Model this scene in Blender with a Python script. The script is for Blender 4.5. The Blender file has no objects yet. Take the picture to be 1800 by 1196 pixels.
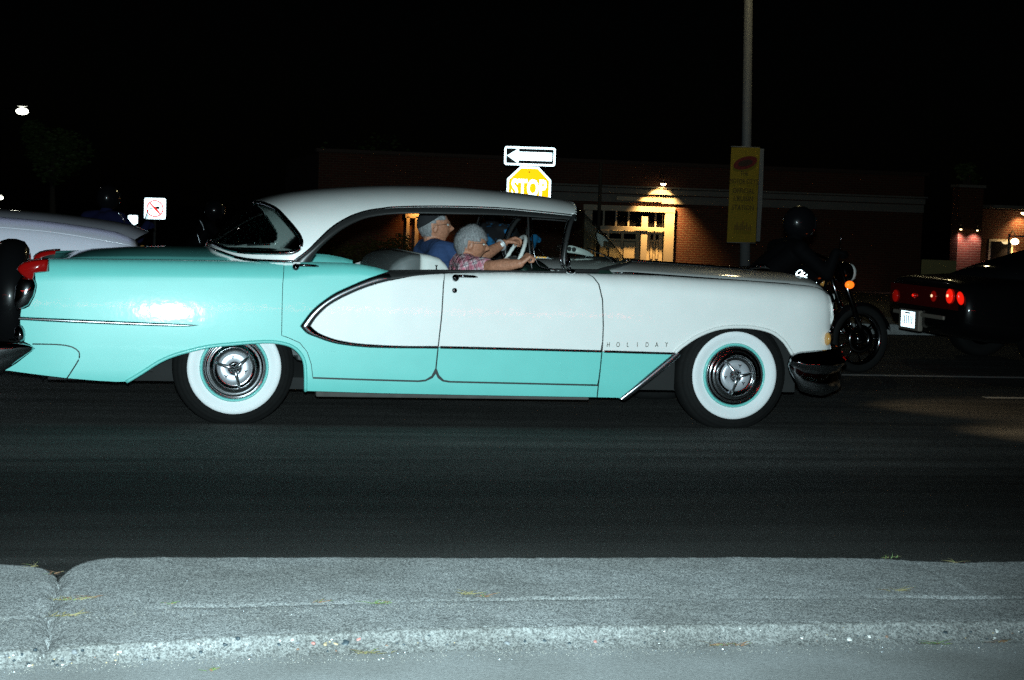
import bpy, bmesh, math, random
import numpy as np
from math import sin, cos, pi, radians, sqrt
from mathutils import Vector, Matrix, noise
from mathutils.geometry import delaunay_2d_cdt

random.seed(7)
scene = bpy.context.scene
COL = scene.collection

# ------------------------------------------------------------------ camera
# x runs along the street (the way the old car drives), y away from the
# photographer, z up; metres; origin on the road under the near rear wheel.
CAM = np.array([-0.61853, -10.83583, 1.33174])
RGT = np.array([0.97831562, -0.20429342, 0.034099])
UPV = np.array([-0.01852305, 0.07767614, 0.99680656])
FWD = np.array([0.2062897, 0.97582305, -0.07220764])
FPX = 3203.0
cam_data = bpy.data.cameras.new('camera')
cam_data.sensor_width = 36.0
cam_data.lens = FPX / 1800 * 36.0
cam_data.clip_start = 0.05
cam_data.clip_end = 2000
cam = bpy.data.objects.new('camera', cam_data)
COL.objects.link(cam)
cam.matrix_world = Matrix(((RGT[0], UPV[0], -FWD[0], CAM[0]),
                           (RGT[1], UPV[1], -FWD[1], CAM[1]),
                           (RGT[2], UPV[2], -FWD[2], CAM[2]), (0, 0, 0, 1)))
scene.camera = cam

# ------------------------------------------------------------------ night sky, moon, flash
world = bpy.data.worlds.new('World')
scene.world = world
world.use_nodes = True
wn = world.node_tree
bg = wn.nodes['Background']
sky = wn.nodes.new('ShaderNodeTexSky')
sky.sky_type = 'NISHITA'
sky.sun_disc = False
sky.sun_elevation = radians(20)
sky.sun_rotation = radians(200)
wn.links.new(sky.outputs['Color'], bg.inputs['Color'])
bg.inputs['Strength'].default_value = 0.00006
sun_data = bpy.data.lights.new('moon', 'SUN')
sun_data.energy = 0.0015
sun_data.angle = radians(0.5)
sun_data.color = (1, 0.96, 0.9)
sun = bpy.data.objects.new('moon', sun_data)
COL.objects.link(sun)
sun.rotation_euler = (radians(70), 0, radians(200))
# the photographer's on-camera flash, the light the photograph was taken by
fl = bpy.data.lights.new('camera_flash', 'SPOT')
fl.energy = 5550
fl.color = (0.71, 0.95, 1.0)
fl.shadow_soft_size = 0.028
fl.spot_size = radians(57)
fl.spot_blend = 1.0
flash = bpy.data.objects.new('camera_flash', fl)
COL.objects.link(flash)
fpos = CAM + UPV * 0.115 + RGT * 0.0
flash.location = fpos
flash.rotation_euler = Vector(FWD - RGT * 0.09 + UPV * 0.0).to_track_quat('-Z', 'Y').to_euler()
vs = scene.view_settings
vs.view_transform = 'Standard'
vs.look = 'None'
vs.exposure = 0.0
vs.gamma = 1.0
vs.use_curve_mapping = False
scene.cycles.use_denoising = False
scene.cycles.max_bounces = 6
scene.cycles.transparent_max_bounces = 16
scene.cycles.caustics_reflective = False
scene.cycles.caustics_refractive = False
scene.cycles.sample_clamp_indirect = 1.2
scene.cycles.sample_clamp_direct = 12.0


def at(px, py, Y=None, Z=None, X=None):
    """a point of the place seen at (px, py) of the 1800 px photograph, at a known Y, Z or X"""
    d = FWD + RGT * (px - 900) / FPX - UPV * (py - 598) / FPX
    if Y is not None:
        t = (Y - CAM[1]) / d[1]
    elif Z is not None:
        t = (Z - CAM[2]) / d[2]
    else:
        t = (X - CAM[0]) / d[0]
    return CAM + d * t


def proj(P):
    d = np.asarray(P) - CAM
    z = d @ FWD
    return 900 + FPX * (d @ RGT) / z, 598 - FPX * (d @ UPV) / z


def gz(y):
    return 0.0 if y < 10 else -(y - 10) * 0.027


# ------------------------------------------------------------------ materials
MATS = {}


def new_mat(name):
    m = bpy.data.materials.new(name)
    m.use_nodes = True
    nt = m.node_tree
    return m, nt, nt.nodes['Principled BSDF']


def mat(name, col, rough=0.5, metal=0.0, coat=0.0, spec=0.5, emit=None, estr=0.0, var=0.0, vscale=20, bump=0.0, bscale=60, trans=0.0):
    if name in MATS:
        return MATS[name]
    m, nt, b = new_mat(name)
    b.inputs['Base Color'].default_value = (*col, 1)
    b.inputs['Roughness'].default_value = rough
    b.inputs['Metallic'].default_value = metal
    b.inputs['Coat Weight'].default_value = coat
    b.inputs['Coat Roughness'].default_value = 0.035
    b.inputs['Specular IOR Level'].default_value = spec
    b.inputs['Transmission Weight'].default_value = trans
    if emit:
        b.inputs['Emission Color'].default_value = (*emit, 1)
        b.inputs['Emission Strength'].default_value = estr
    tc = nt.nodes.new('ShaderNodeTexCoord')
    if var > 0:
        n = nt.nodes.new('ShaderNodeTexNoise')
        n.inputs['Scale'].default_value = vscale
        n.inputs['Detail'].default_value = 6
        nt.links.new(tc.outputs['Object'], n.inputs['Vector'])
        mx = nt.nodes.new('ShaderNodeMixRGB')
        mx.blend_type = 'MIX'
        mx.inputs[1].default_value = (*[c * (1 - var) for c in col], 1)
        mx.inputs[2].default_value = (*[min(1, c * (1 + var)) for c in col], 1)
        nt.links.new(n.outputs['Fac'], mx.inputs[0])
        nt.links.new(mx.outputs[0], b.inputs['Base Color'])
    if bump > 0:
        n2 = nt.nodes.new('ShaderNodeTexNoise')
        n2.inputs['Scale'].default_value = bscale
        n2.inputs['Detail'].default_value = 5
        nt.links.new(tc.outputs['Object'], n2.inputs['Vector'])
        bp = nt.nodes.new('ShaderNodeBump')
        bp.inputs['Strength'].default_value = bump
        bp.inputs['Distance'].default_value = 0.01
        nt.links.new(n2.outputs['Fac'], bp.inputs['Height'])
        nt.links.new(bp.outputs[0], b.inputs['Normal'])
    MATS[name] = m
    return m


def glass(name, tint=(0.92, 0.96, 0.94), gloss=0.08, rough=0.02):
    if name in MATS:
        return MATS[name]
    m = bpy.data.materials.new(name)
    m.use_nodes = True
    nt = m.node_tree
    nt.nodes.clear()
    out = nt.nodes.new('ShaderNodeOutputMaterial')
    t = nt.nodes.new('ShaderNodeBsdfTransparent')
    t.inputs['Color'].default_value = (*tint, 1)
    g = nt.nodes.new('ShaderNodeBsdfGlossy')
    g.inputs['Roughness'].default_value = rough
    lw = nt.nodes.new('ShaderNodeLayerWeight')
    lw.inputs['Blend'].default_value = 0.5
    pw = nt.nodes.new('ShaderNodeMath'); pw.operation = 'POWER'; pw.inputs[1].default_value = 5.0
    nt.links.new(lw.outputs['Facing'], pw.inputs[0])
    fr = nt.nodes.new('ShaderNodeMath'); fr.operation = 'MULTIPLY_ADD'; fr.inputs[1].default_value = 0.9; fr.inputs[2].default_value = 0.045
    nt.links.new(pw.outputs[0], fr.inputs[0])
    mx = nt.nodes.new('ShaderNodeMixShader')
    nt.links.new(fr.outputs[0], mx.inputs[0])
    nt.links.new(t.outputs[0], mx.inputs[1])
    nt.links.new(g.outputs[0], mx.inputs[2])
    nt.links.new(mx.outputs[0], out.inputs['Surface'])
    MATS[name] = m
    return m


def paint(name, col, spec=0.5, rough=0.42):
    """car enamel: faint orange peel and dust under a clear coat"""
    m, nt, b = new_mat(name)
    tc = nt.nodes.new('ShaderNodeTexCoord')
    n = nt.nodes.new('ShaderNodeTexNoise')
    n.inputs['Scale'].default_value = 9
    n.inputs['Detail'].default_value = 8
    nt.links.new(tc.outputs['Object'], n.inputs['Vector'])
    mx = nt.nodes.new('ShaderNodeMixRGB')
    mx.inputs[1].default_value = (*[c * 0.94 for c in col], 1)
    mx.inputs[2].default_value = (*[min(1, c * 1.05) for c in col], 1)
    nt.links.new(n.outputs['Fac'], mx.inputs[0])
    nt.links.new(mx.outputs[0], b.inputs['Base Color'])
    b.inputs['Roughness'].default_value = rough
    b.inputs['Specular IOR Level'].default_value = spec
    b.inputs['Coat Weight'].default_value = 1.0
    b.inputs['Coat Roughness'].default_value = 0.05
    n2 = nt.nodes.new('ShaderNodeTexNoise')
    n2.inputs['Scale'].default_value = 15
    n2.inputs['Detail'].default_value = 3
    nt.links.new(tc.outputs['Object'], n2.inputs['Vector'])
    bp = nt.nodes.new('ShaderNodeBump')
    bp.inputs['Strength'].default_value = 0.16
    bp.inputs['Distance'].default_value = 0.004
    nt.links.new(n2.outputs['Fac'], bp.inputs['Height'])
    nt.links.new(bp.outputs[0], b.inputs['Coat Normal'])
    MATS[name] = m
    return m


AQUA = paint('aqua_paint', (0.165, 0.60, 0.55))
WHITE = paint('white_paint', (0.82, 0.81, 0.79))
LAV = paint('lavender_white_paint', (0.82, 0.79, 0.90))
BLACKP = paint('black_paint', (0.004, 0.004, 0.0045), 0.1, 0.3)
CHROME = mat('chrome', (0.70, 0.71, 0.73), 0.05, 1.0)
SATIN = mat('satin_aluminium', (0.55, 0.56, 0.60), 0.34, 0.5)
HUBC = mat('hubcap_chrome', (0.74, 0.75, 0.78), 0.09, 1.0)
BARC = mat('spinner_chrome', (0.88, 0.89, 0.92), 0.24, 1.0)
MOULD = mat('moulding_chrome', (0.74, 0.75, 0.78), 0.17, 1.0)
RUBBER = mat('black_rubber', (0.006, 0.006, 0.006), 0.8, spec=0.2, var=0.4, vscale=30)
DARK = mat('dark_underbody', (0.012, 0.012, 0.012), 0.9, var=0.4, vscale=8)
UNDER = mat('dusty_frame_steel', (0.07, 0.065, 0.06), 0.85, var=0.4, vscale=14)
WWALL = mat('whitewall_rubber', (0.74, 0.75, 0.76), 0.55, var=0.05, vscale=12)
BLKTRIM = mat('black_weatherstrip', (0.02, 0.02, 0.02), 0.35)
REDLENS = mat('red_lens', (0.22, 0.003, 0.003), 0.12, coat=1.0, emit=(1.0, 0.01, 0.0), estr=0.025)
AMBER = mat('amber_lens', (0.42, 0.22, 0.06), 0.2, coat=1.0, emit=(1.0, 0.5, 0.12), estr=0.06)
CARGLASS = glass('clear_car_glass')
DGLASS = glass('tinted_rear_glass', (0.42, 0.47, 0.46))
SKIN = mat('skin', (0.40, 0.175, 0.105), 0.5, var=0.42, vscale=55, bump=0.5, bscale=70)
GLASSF = mat('spectacle_wire', (0.12, 0.10, 0.08), 0.3, 0.8)
STEELG = mat('galvanised_steel', (0.20, 0.205, 0.21), 0.7, 0.2, var=0.15, vscale=6)


def retro(name, col, rough=0.30, metal=1.0):
    """retroreflective sheeting: thousands of tiny mirrors send the light back the way it came"""
    return mat(name, col, rough, metal)


def camera_glint(m, p):
    """built-in glint: the shading normal is turned to the camera, back into the flash"""
    nt = m.node_tree
    d = Vector(CAM) - Vector(p)
    d.normalize()
    v = nt.nodes.new('ShaderNodeCombineXYZ')
    for i in range(3):
        v.inputs[i].default_value = d[i]
    nt.links.new(v.outputs[0], nt.nodes['Principled BSDF'].inputs['Normal'])
    return m


# ------------------------------------------------------------------ mesh helpers
def props(o, label=None, cat=None, group=None, kind=None):
    if label: o['label'] = label
    if cat: o['category'] = cat
    if group: o['group'] = group
    if kind: o['kind'] = kind
    return o


def link(name, me, parent=None):
    o = bpy.data.objects.new(name, me)
    COL.objects.link(o)
    if parent is not None:
        o.parent = parent
    return o


def empty(name, loc=(0, 0, 0), rz=0, label=None, cat=None, group=None):
    o = bpy.data.objects.new(name, None)
    COL.objects.link(o)
    o.location = loc
    o.rotation_euler = (0, 0, rz)
    o.empty_display_size = 0.2
    return props(o, label, cat, group)


def mk(name, verts, faces, m, parent=None, smooth=True, normals=None, mats=None, fmat=None):
    me = bpy.data.meshes.new(name)
    me.from_pydata([tuple(map(float, v)) for v in verts], [], [tuple(f) for f in faces])
    for mm in (mats or [m]):
        me.materials.append(mm)
    if fmat is not None:
        me.polygons.foreach_set('material_index', fmat)
    if smooth:
        me.polygons.foreach_set('use_smooth', [True] * len(me.polygons))
    me.update()
    if normals is not None:
        me.normals_split_custom_set_from_vertices([tuple(n) for n in normals])
    return link(name, me, parent)


def from_bm(name, bm, m, parent=None, smooth=False):
    me = bpy.data.meshes.new(name)
    bm.to_mesh(me)
    bm.free()
    me.materials.append(m)
    if smooth:
        me.polygons.foreach_set('use_smooth', [True] * len(me.polygons))
    return link(name, me, parent)


def bm_box(bm, c, s, rz=0.0, bev=0.0):
    r = bmesh.ops.create_cube(bm, size=1.0, matrix=Matrix.Translation(c) @ Matrix.Rotation(rz, 4, 'Z') @ Matrix.Diagonal((*s, 1)))
    if bev > 0:
        es = set(e for v in r['verts'] for e in v.link_edges)
        bmesh.ops.bevel(bm, geom=list(es), offset=bev, segments=2, affect='EDGES', profile=0.6)


def box(name, c, s, m, parent=None, bev=0.0, rz=0.0):
    bm = bmesh.new()
    bm_box(bm, c, s, rz, bev)
    return from_bm(name, bm, m, parent)


def ring_tube(path, radii, n=8, closed=False, cap=True):
    """verts, faces of a round tube along a path"""
    P = [np.array(p, float) for p in path]
    if not hasattr(radii, '__len__'):
        radii = [radii] * len(P)
    V, F = [], []
    up = np.array([0.0, 0.0, 1.0])
    for i, p in enumerate(P):
        a = P[i - 1] if (i > 0 or closed) else p
        b = P[(i + 1) % len(P)] if (i < len(P) - 1 or closed) else p
        t = b - a
        t /= (np.linalg.norm(t) + 1e-12)
        ref = up if abs(t[2]) < 0.92 else np.array([1.0, 0, 0])
        s = np.cross(t, ref); s /= np.linalg.norm(s)
        w = np.cross(s, t)
        for k in range(n):
            an = 2 * pi * k / n
            V.append(p + radii[i] * (cos(an) * s + sin(an) * w))
    m = len(P)
    for i in range(m if closed else m - 1):
        for k in range(n):
            a = i * n + k; b = i * n + (k + 1) % n
            c = ((i + 1) % m) * n + (k + 1) % n; d = ((i + 1) % m) * n + k
            F.append((a, b, c, d))
    if cap and not closed:
        F.append(tuple(range(n))[::-1])
        F.append(tuple((m - 1) * n + k for k in range(n)))
    return V, F


def tube(name, path, r, m, parent=None, n=8, closed=False):
    V, F = ring_tube(path, r, n, closed)
    return mk(name, V, F, m, parent)


def loft(name, rings, m, parent=None, closed_ring=True, caps=True, smooth=True):
    n = len(rings[0]); V = [p for r in rings for p in r]; F = []
    for i in range(len(rings) - 1):
        for k in range(n if closed_ring else n - 1):
            a = i * n + k; b = i * n + (k + 1) % n
            F.append((a, b, b + n, a + n))
    if caps and closed_ring:
        F.append(tuple(range(n))[::-1]); F.append(tuple((len(rings) - 1) * n + k for k in range(n)))
    return mk(name, V, F, m, parent, smooth)


def lathe(name, prof, m, parent=None, seg=64, c=(0, 0, 0), close=False):
    """profile (radius, y) turned about the y axis through c"""
    V, F = [], []
    n = len(prof)
    for k in range(seg):
        a = 2 * pi * k / seg
        for r, y in prof:
            V.append((c[0] + r * cos(a), c[1] + y, c[2] + r * sin(a)))
    for k in range(seg):
        k2 = (k + 1) % seg
        for i in range(n - 1 if not close else n):
            j = (i + 1) % n
            F.append((k * n + i, k2 * n + i, k2 * n + j, k * n + j))
    return mk(name, V, F, m, parent)


def ellipsoid(name, c, r, m, parent=None, seg=20, rings=12):
    bm = bmesh.new()
    bmesh.ops.create_uvsphere(bm, u_segments=seg, v_segments=rings, radius=1.0, matrix=Matrix.Translation(c) @ Matrix.Diagonal((*r, 1)))
    return from_bm(name, bm, m, parent, True)


def text(name, s, size, M, m, parent=None, extrude=0.002, align='CENTER', xs=1.0, spacing=1.0, offset=0.0, shear=0.0):
    c = bpy.data.curves.new(name, 'FONT')
    c.body = s
    c.size = size
    c.align_x = align
    c.align_y = 'CENTER'
    c.extrude = extrude
    c.space_character = spacing
    c.offset = offset
    c.shear = shear
    c.resolution_u = 3
    t = bpy.data.objects.new('t', c)
    COL.objects.link(t)
    dg = bpy.context.evaluated_depsgraph_get()
    me = bpy.data.meshes.new_from_object(t.evaluated_get(dg))
    bpy.data.objects.remove(t)
    bpy.data.curves.remove(c)
    me.name = name
    me.transform(Matrix.Diagonal((xs, 1, 1, 1)))
    me.transform(M)
    me.materials.clear()
    me.materials.append(m)
    return link(name, me, parent)


def interp(x, xs, ys):
    return float(np.interp(x, xs, ys))


def resample(pts, n):
    P = np.array(pts, float)
    d = np.r_[0, np.cumsum(np.linalg.norm(np.diff(P, axis=0), axis=1))]
    t = np.linspace(0, d[-1], n)
    return np.stack([np.interp(t, d, P[:, k]) for k in range(P.shape[1])], 1)


def smooth_curve(pts, n, it=2):
    """Catmull-Rom through the points, evenly resampled"""
    P = [np.array(p, float) for p in pts]
    out = []
    for i in range(len(P) - 1):
        p0 = P[max(i - 1, 0)]; p1 = P[i]; p2 = P[i + 1]; p3 = P[min(i + 2, len(P) - 1)]
        for k in range(10):
            t = k / 10
            out.append(0.5 * ((2 * p1) + (-p0 + p2) * t + (2 * p0 - 5 * p1 + 4 * p2 - p3) * t * t + (-p0 + 3 * p1 - 3 * p2 + p3) * t ** 3))
    out.append(P[-1])
    return resample(out, n)


def inside(pt, poly):
    x, y = pt; r = False; n = len(poly); j = n - 1
    for i in range(n):
        xi, yi = poly[i]; xj, yj = poly[j]
        if (yi > y) != (yj > y) and x < (xj - xi) * (y - yi) / (yj - yi) + xi:
            r = not r
        j = i
    return r


def remesh(name, bm, voxel, m, parent=None, smooth=4, fac=0.6):
    me = bpy.data.meshes.new('tmp')
    bm.to_mesh(me); bm.free()
    o = bpy.data.objects.new('tmp', me)
    COL.objects.link(o)
    md = o.modifiers.new('r', 'REMESH'); md.mode = 'VOXEL'; md.voxel_size = voxel; md.use_smooth_shade = True
    if smooth:
        sm = o.modifiers.new('s', 'SMOOTH'); sm.iterations = smooth; sm.factor = fac
    dg = bpy.context.evaluated_depsgraph_get()
    me2 = bpy.data.meshes.new_from_object(o.evaluated_get(dg))
    bpy.data.objects.remove(o)
    me2.name = name
    me2.materials.clear(); me2.materials.append(m)
    me2.polygons.foreach_set('use_smooth', [True] * len(me2.polygons))
    return link(name, me2, parent)


def bm_limb(bm, p0, r0, p1, r1, seg=14, flat=None):
    """tapered capsule; flat=(axis vector, factor) squashes it along an axis"""
    p0 = Vector(p0); p1 = Vector(p1)
    d = p1 - p0
    L = d.length
    q = d.to_track_quat('Z', 'Y').to_matrix().to_4x4() if L > 1e-6 else Matrix.Identity(4)
    S = Matrix.Identity(4)
    if flat:
        ax = Vector(flat[0]).normalized(); k = flat[1]
        S = Matrix.Scale(k, 4, ax)
    mid = (p0 + p1) / 2
    T = Matrix.Translation(mid) @ S @ Matrix.Translation(-mid)
    for p, r in ((p0, r0), (p1, r1)):
        bmesh.ops.create_uvsphere(bm, u_segments=seg, v_segments=10, radius=r, matrix=T @ Matrix.Translation(p) @ q)
    if L > 1e-6:
        bmesh.ops.create_cone(bm, cap_ends=True, segments=seg, radius1=r0, radius2=r1, depth=L, matrix=T @ Matrix.Translation(mid) @ q)


def chain(bm, pts, flat=None):
    for (p, r), (q, s) in zip(pts[:-1], pts[1:]):
        bm_limb(bm, p, r, q, s, flat=flat)


def copy_tree(o, parent=None):
    c = o.copy(); COL.objects.link(c); c.parent = parent
    for ch in list(o.children):
        copy_tree(ch, c)
    return c

# ================================================================== the old two-tone car
YC = 0.92                 # centre plane of the car
YB = -0.07                # widest line of the near side
car = empty('vintage_car', (0, 0, 0), 0, 'aqua and white fifties hardtop sedan with whitewall tyres driving past', 'car')


def mirror(o, parent=None):
    """the same piece on the far side of the car"""
    me = o.data.copy()
    me.transform(Matrix(((1, 0, 0, 0), (0, -1, 0, 2 * YC), (0, 0, 1, 0), (0, 0, 0, 1))))
    me.flip_normals()
    c = bpy.data.objects.new(o.name.split('.')[0], me)
    COL.objects.link(c)
    c.parent = parent or o.parent
    return c


_r = [(40, 459), (86, 456), (127, 455.6), (254, 456.5), (349, 458), (498, 460), (550, 460), (602, 461.5), (632, 464), (661, 469.7),
      (683, 476), (700, 478), (780, 478.8), (900, 478.5), (1033, 480.7), (1120, 483), (1160, 484.4), (1235.6, 489.5), (1311, 493.8),
      (1386.7, 499.5), (1430, 503.5), (1450, 507), (1460, 511), (1467, 517.5)]
_rp = np.array([at(x, y, Y=0.02) for x, y in _r])
_rx, _rz = _rp[:, 0], _rp[:, 2]


def ztop(X):
    return float(np.interp(X, _rx, _rz))


_A = ([-1.3, 0.3, 0.5, 0.9, 1.0, 2.0, 2.3, 3.9], [0.11, 0.10, 0.09, 0.06, 0.045, 0.045, 0.10, 0.13])
_R = ([-1.3, 0.3, 0.5, 0.9, 1.0, 2.0, 2.3, 3.9], [0.12, 0.10, 0.08, 0.06, 0.05, 0.05, 0.09, 0.14])


def yside(X, Z):
    """how far the near side of the body stands at (X, Z)"""
    v = max(0.0, ztop(X) - Z)
    y = YB + 0.13 * (Z - 0.40) ** 2
    y += 0.0065 * (X - 1.3) ** 2
    R = interp(X, *_R); A = interp(X, *_A)
    if v < R:
        t = 1 - v / R
        y += A * (1 - sqrt(max(0.0, 1 - t * t)))
    if Z < 0.30:
        y += 0.8 * (0.30 - Z) ** 2
    if X > 3.52:
        t = min(0.985, (X - 3.52) / 0.24)
        y += 0.11 * (1 - sqrt(1 - t * t))
    if X < -0.9:
        y += 0.10 * (X + 0.9) ** 2
    return y


def ridge_y(X):
    return yside(X, ztop(X) - 1e-4)


def onside(px, py, yf=yside, it=6, y0=-0.05):
    Y = y0
    for _ in range(it):
        p = at(px, py, Y=Y)
        Y = 0.5 * Y + 0.5 * yf(p[0], p[2])
    p = at(px, py, Y=Y)
    return p[0], p[2]


def dens(poly, d):
    out = []
    n = len(poly)
    for i in range(n):
        a = np.array(poly[i]); b = np.array(poly[(i + 1) % n])
        k = max(1, int(np.linalg.norm(b - a) / d))
        for j in range(k):
            out.append(a + (b - a) * j / k)
    return out


def panel(name, poly_px, m, parent, inset=0.0019, skirt=0.02, step=0.045, label=None):
    P = [onside(x, y) for x, y in poly_px]
    P = [(x, min(z, ztop(x))) for x, z in P]
    P = dens(P, 0.022)
    n = len(P)
    area = sum(P[i][0] * P[(i + 1) % n][1] - P[(i + 1) % n][0] * P[i][1] for i in range(n))
    if area < 0:
        P = P[::-1]
    Q = []
    for i in range(n):
        a = np.array(P[i - 1]); b = np.array(P[i]); c = np.array(P[(i + 1) % n])
        t = c - a; t /= (np.linalg.norm(t) + 1e-9)
        nn = np.array([-t[1], t[0]])
        Q.append(b + nn * inset)
    W = [(q[0], max(0.0, ztop(q[0]) - q[1])) for q in Q]
    xs = [w[0] for w in W]; vv = [w[1] for w in W]
    grid = []
    vs_ = [0.001, 0.004, 0.009, 0.016, 0.025, 0.036, 0.05, 0.066, 0.085, 0.105, 0.13] + list(np.arange(0.16, 0.9, 0.04))
    WA = np.array(W)
    x = math.floor(min(xs) / step) * step
    while x < max(xs):
        for v in vs_:
            if min(vv) < v < max(vv) and inside((x, v), W):
                dd = np.min(np.abs(WA - np.array([x, v])).max(axis=1))
                if dd > (0.009 if v > 0.05 else 0.002):
                    grid.append((x, v))
        x += step
    co = [Vector(w) for w in W] + [Vector(g) for g in grid]
    ed = [(i, (i + 1) % n) for i in range(n)]
    vo, eo, fo, ov, oe, of = delaunay_2d_cdt(co, ed, [], 1, 1e-6)
    V, N = [], []
    e = 1e-3
    for w in vo:
        X = w[0]; Z = ztop(X) - w[1]
        V.append((X, yside(X, Z), Z))
        fx = (yside(X + e, ztop(X + e) - w[1]) - yside(X - e, ztop(X - e) - w[1])) / (2 * e)
        zz = min(Z, ztop(X) - 0.0004)
        fz = (yside(X, min(zz + e * 0.3, ztop(X))) - yside(X, zz - e * 0.3)) / (min(zz + e * 0.3, ztop(X)) - zz + e * 0.3)
        # v is measured from the ridge, whose own slope tilts the normal a little
        nr = Vector((fx, -1, fz)).normalized()
        N.append(nr)
    F = []
    for f in fo:
        a, b, c = [Vector((V[i][0], V[i][2])) for i in f]
        F.append(tuple(f) if (b - a).cross(c - a) > 0 else tuple(f)[::-1])
    # turned-in edge of the sheet metal
    nv = len(V)
    cnt = {}
    for f in F:
        for i in range(3):
            k = (f[i], f[(i + 1) % 3])
            cnt[k] = 1
    bnd = [k for k in cnt if (k[1], k[0]) not in cnt]
    mp = {}
    for a, b in bnd:
        for q in (a, b):
            if q not in mp:
                mp[q] = (len(V), len(V) + 1)
                V.append(V[q]); V.append((V[q][0], V[q][1] + skirt, V[q][2]))
                N.append(Vector((0, -0.2, -1)).normalized()); N.append(Vector((0, -0.2, -1)).normalized())
        F.append((mp[a][0], mp[a][1], mp[b][1], mp[b][0]))
    o = mk(name, V, F, m, parent, True)
    o.data.normals_split_custom_set_from_vertices([tuple(q) for q in N])
    if label:
        o['label'] = label
    return o


def strip(name, A, B, h, m, parent, yf=None, n=60, mseg=8, lift=0.002, curve=True):
    """raised moulding between two traced edges, rounded across"""
    yf = yf or yside
    A3 = [onside(x, y, yf) for x, y in A]; B3 = [onside(x, y, yf) for x, y in B]
    A3 = smooth_curve(A3, n) if curve else resample(A3, n)
    B3 = smooth_curve(B3, n) if curve else resample(B3, n)
    V, F = [], []
    for i in range(n):
        a, b = A3[i], B3[i]
        w = np.linalg.norm(b - a)
        hh = min(h, 0.45 * w + 0.001)
        for j in range(mseg + 1):
            t = j / mseg
            q = a + (b - a) * (0.5 - 0.5 * cos(pi * t))
            V.append((q[0], yf(q[0], q[1]) - lift - hh * sin(pi * t), q[1]))
    s = mseg + 1
    for i in range(n - 1):
        for j in range(mseg):
            F.append((i * s + j, i * s + j + 1, (i + 1) * s + j + 1, (i + 1) * s + j))
    return mk(name, V, F, m, parent)


# --- traced outlines (photograph pixels)
arch_rear = [(206, 672), (222, 671.5), (237, 663), (254, 652.5), (279, 636.6), (305, 625), (333, 617), (365, 609.6), (406, 605), (444, 602), (476, 601),
             (498, 604), (514, 609.6), (527, 620.7), (535, 636.6), (537, 660), (537, 688)]
door_r_rear = [(498.6, 460.5), (497, 500), (496, 536), (495, 590), (508, 594.4), (527, 603), (540, 619), (547, 640), (550, 663.6)]
door_r_bot = [(550, 663.6), (650, 667), (735, 669.5), (748, 668), (759, 661), (765.5, 648)]
shut_mid = [(765.5, 648), (769.5, 610), (776, 553), (779, 500), (779.5, 479)]
shut_mid2 = [(780.6, 479), (780.1, 500), (777.2, 553), (770.8, 610), (767, 648)]
door_f_bot = [(767, 648), (771.5, 660), (780, 668.5), (792, 670.5), (900, 673), (1050, 676.5)]
door_f_front = [(1050, 676.5), (1052, 668), (1055, 646), (1059, 600), (1060, 573), (1058.5, 527), (1052, 500), (1042, 487), (1031, 480.8)]
spear_up_out = [(526.7, 573.3), (550, 543.5), (583, 518), (616.7, 501.5), (650, 488), (684, 476.5)]
spear_up_in = [(546.7, 573.3), (560, 555), (583, 535), (623, 514.5), (660, 501), (689, 493.5)]
spear_up_mid = [(534, 573.3), (555, 549), (583, 526), (620, 508), (655, 494.5), (686, 485)]
spear_lo_mid = [(534, 573.3), (548, 584), (575, 595), (610, 603), (650, 608), (700, 610), (770, 611)]
line_mid_d = [(770.7, 611), (900, 614), (1056, 618)]
line_mid_f = [(1060.5, 618.5), (1120, 620.5), (1186, 622)]

quarter = ([(86, 456), (86, 477), (61, 480), (62, 493), (64.6, 501.5), (63, 512), (60, 522), (51, 538.5), (44, 542), (37, 544), (35, 558), (35, 570), (40, 575), (43.5, 582),
            (44.5, 592), (42, 601), (52, 606), (61, 613), (50, 622), (28, 639), (8, 651.5), (60, 658.5), (117, 665.5), (170, 670)] + arch_rear +
           [(670, 692), (830, 695.3), (960, 697.5), (1049, 699)] + [(1051, 678.5), (900, 675), (790, 672.5), (778, 670.5), (770, 664.5), (766, 657), (760, 664.5), (748, 670.3), (735, 671.5), (650, 669), (550, 665.5)] +
           door_r_rear[::-1] + [(349, 458), (254, 456.5), (127, 455.6)])
# the strip of door edge needs its own side of the gap
body_side = panel('rear_quarter', quarter, AQUA, car, label='aqua rear quarter panel and rocker of the old car')
rd_low = door_r_rear[:] + door_r_bot[1:] + [(769.5, 611)] + spear_lo_mid[::-1][1:-1] + spear_up_mid + [(683, 476), (661, 469.7), (632, 464), (602, 461.5), (550, 460)]
rdoor = panel('rear_door', rd_low, AQUA, car)
rdoor_w = panel('door_skin', [(q[0], q[1]) for q in spear_up_mid] + [(700, 478), (740, 478.5), (779.5, 479), (779, 500), (776, 553), (769.5, 611)] + spear_lo_mid[::-1][1:-1], WHITE, rdoor, inset=0.0018, label='white upper part of the rear door')
fdoor = panel('front_door', shut_mid2[:4] + line_mid_d[1:] + [(1059, 600), (1060, 573), (1058.5, 527), (1052, 500), (1042, 487), (1031, 480.8), (900, 478.5)], WHITE, car)
fdoor_a = panel('door_skin', [(770.7, 611), (767, 648)] + door_f_bot[1:] + [(1052, 668), (1055, 646), (1057.5, 618)] + line_mid_d[::-1][1:-1], AQUA, fdoor, inset=0.0018, label='aqua lower part of the front door')
arch_front = [(1186, 620.4), (1199, 609), (1222, 593.4), (1247, 582), (1273, 575.8), (1307, 574.6), (1335.5, 577.8), (1358, 585), (1375, 597.7), (1385, 610.5), (1392.4, 623.3)]
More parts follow.
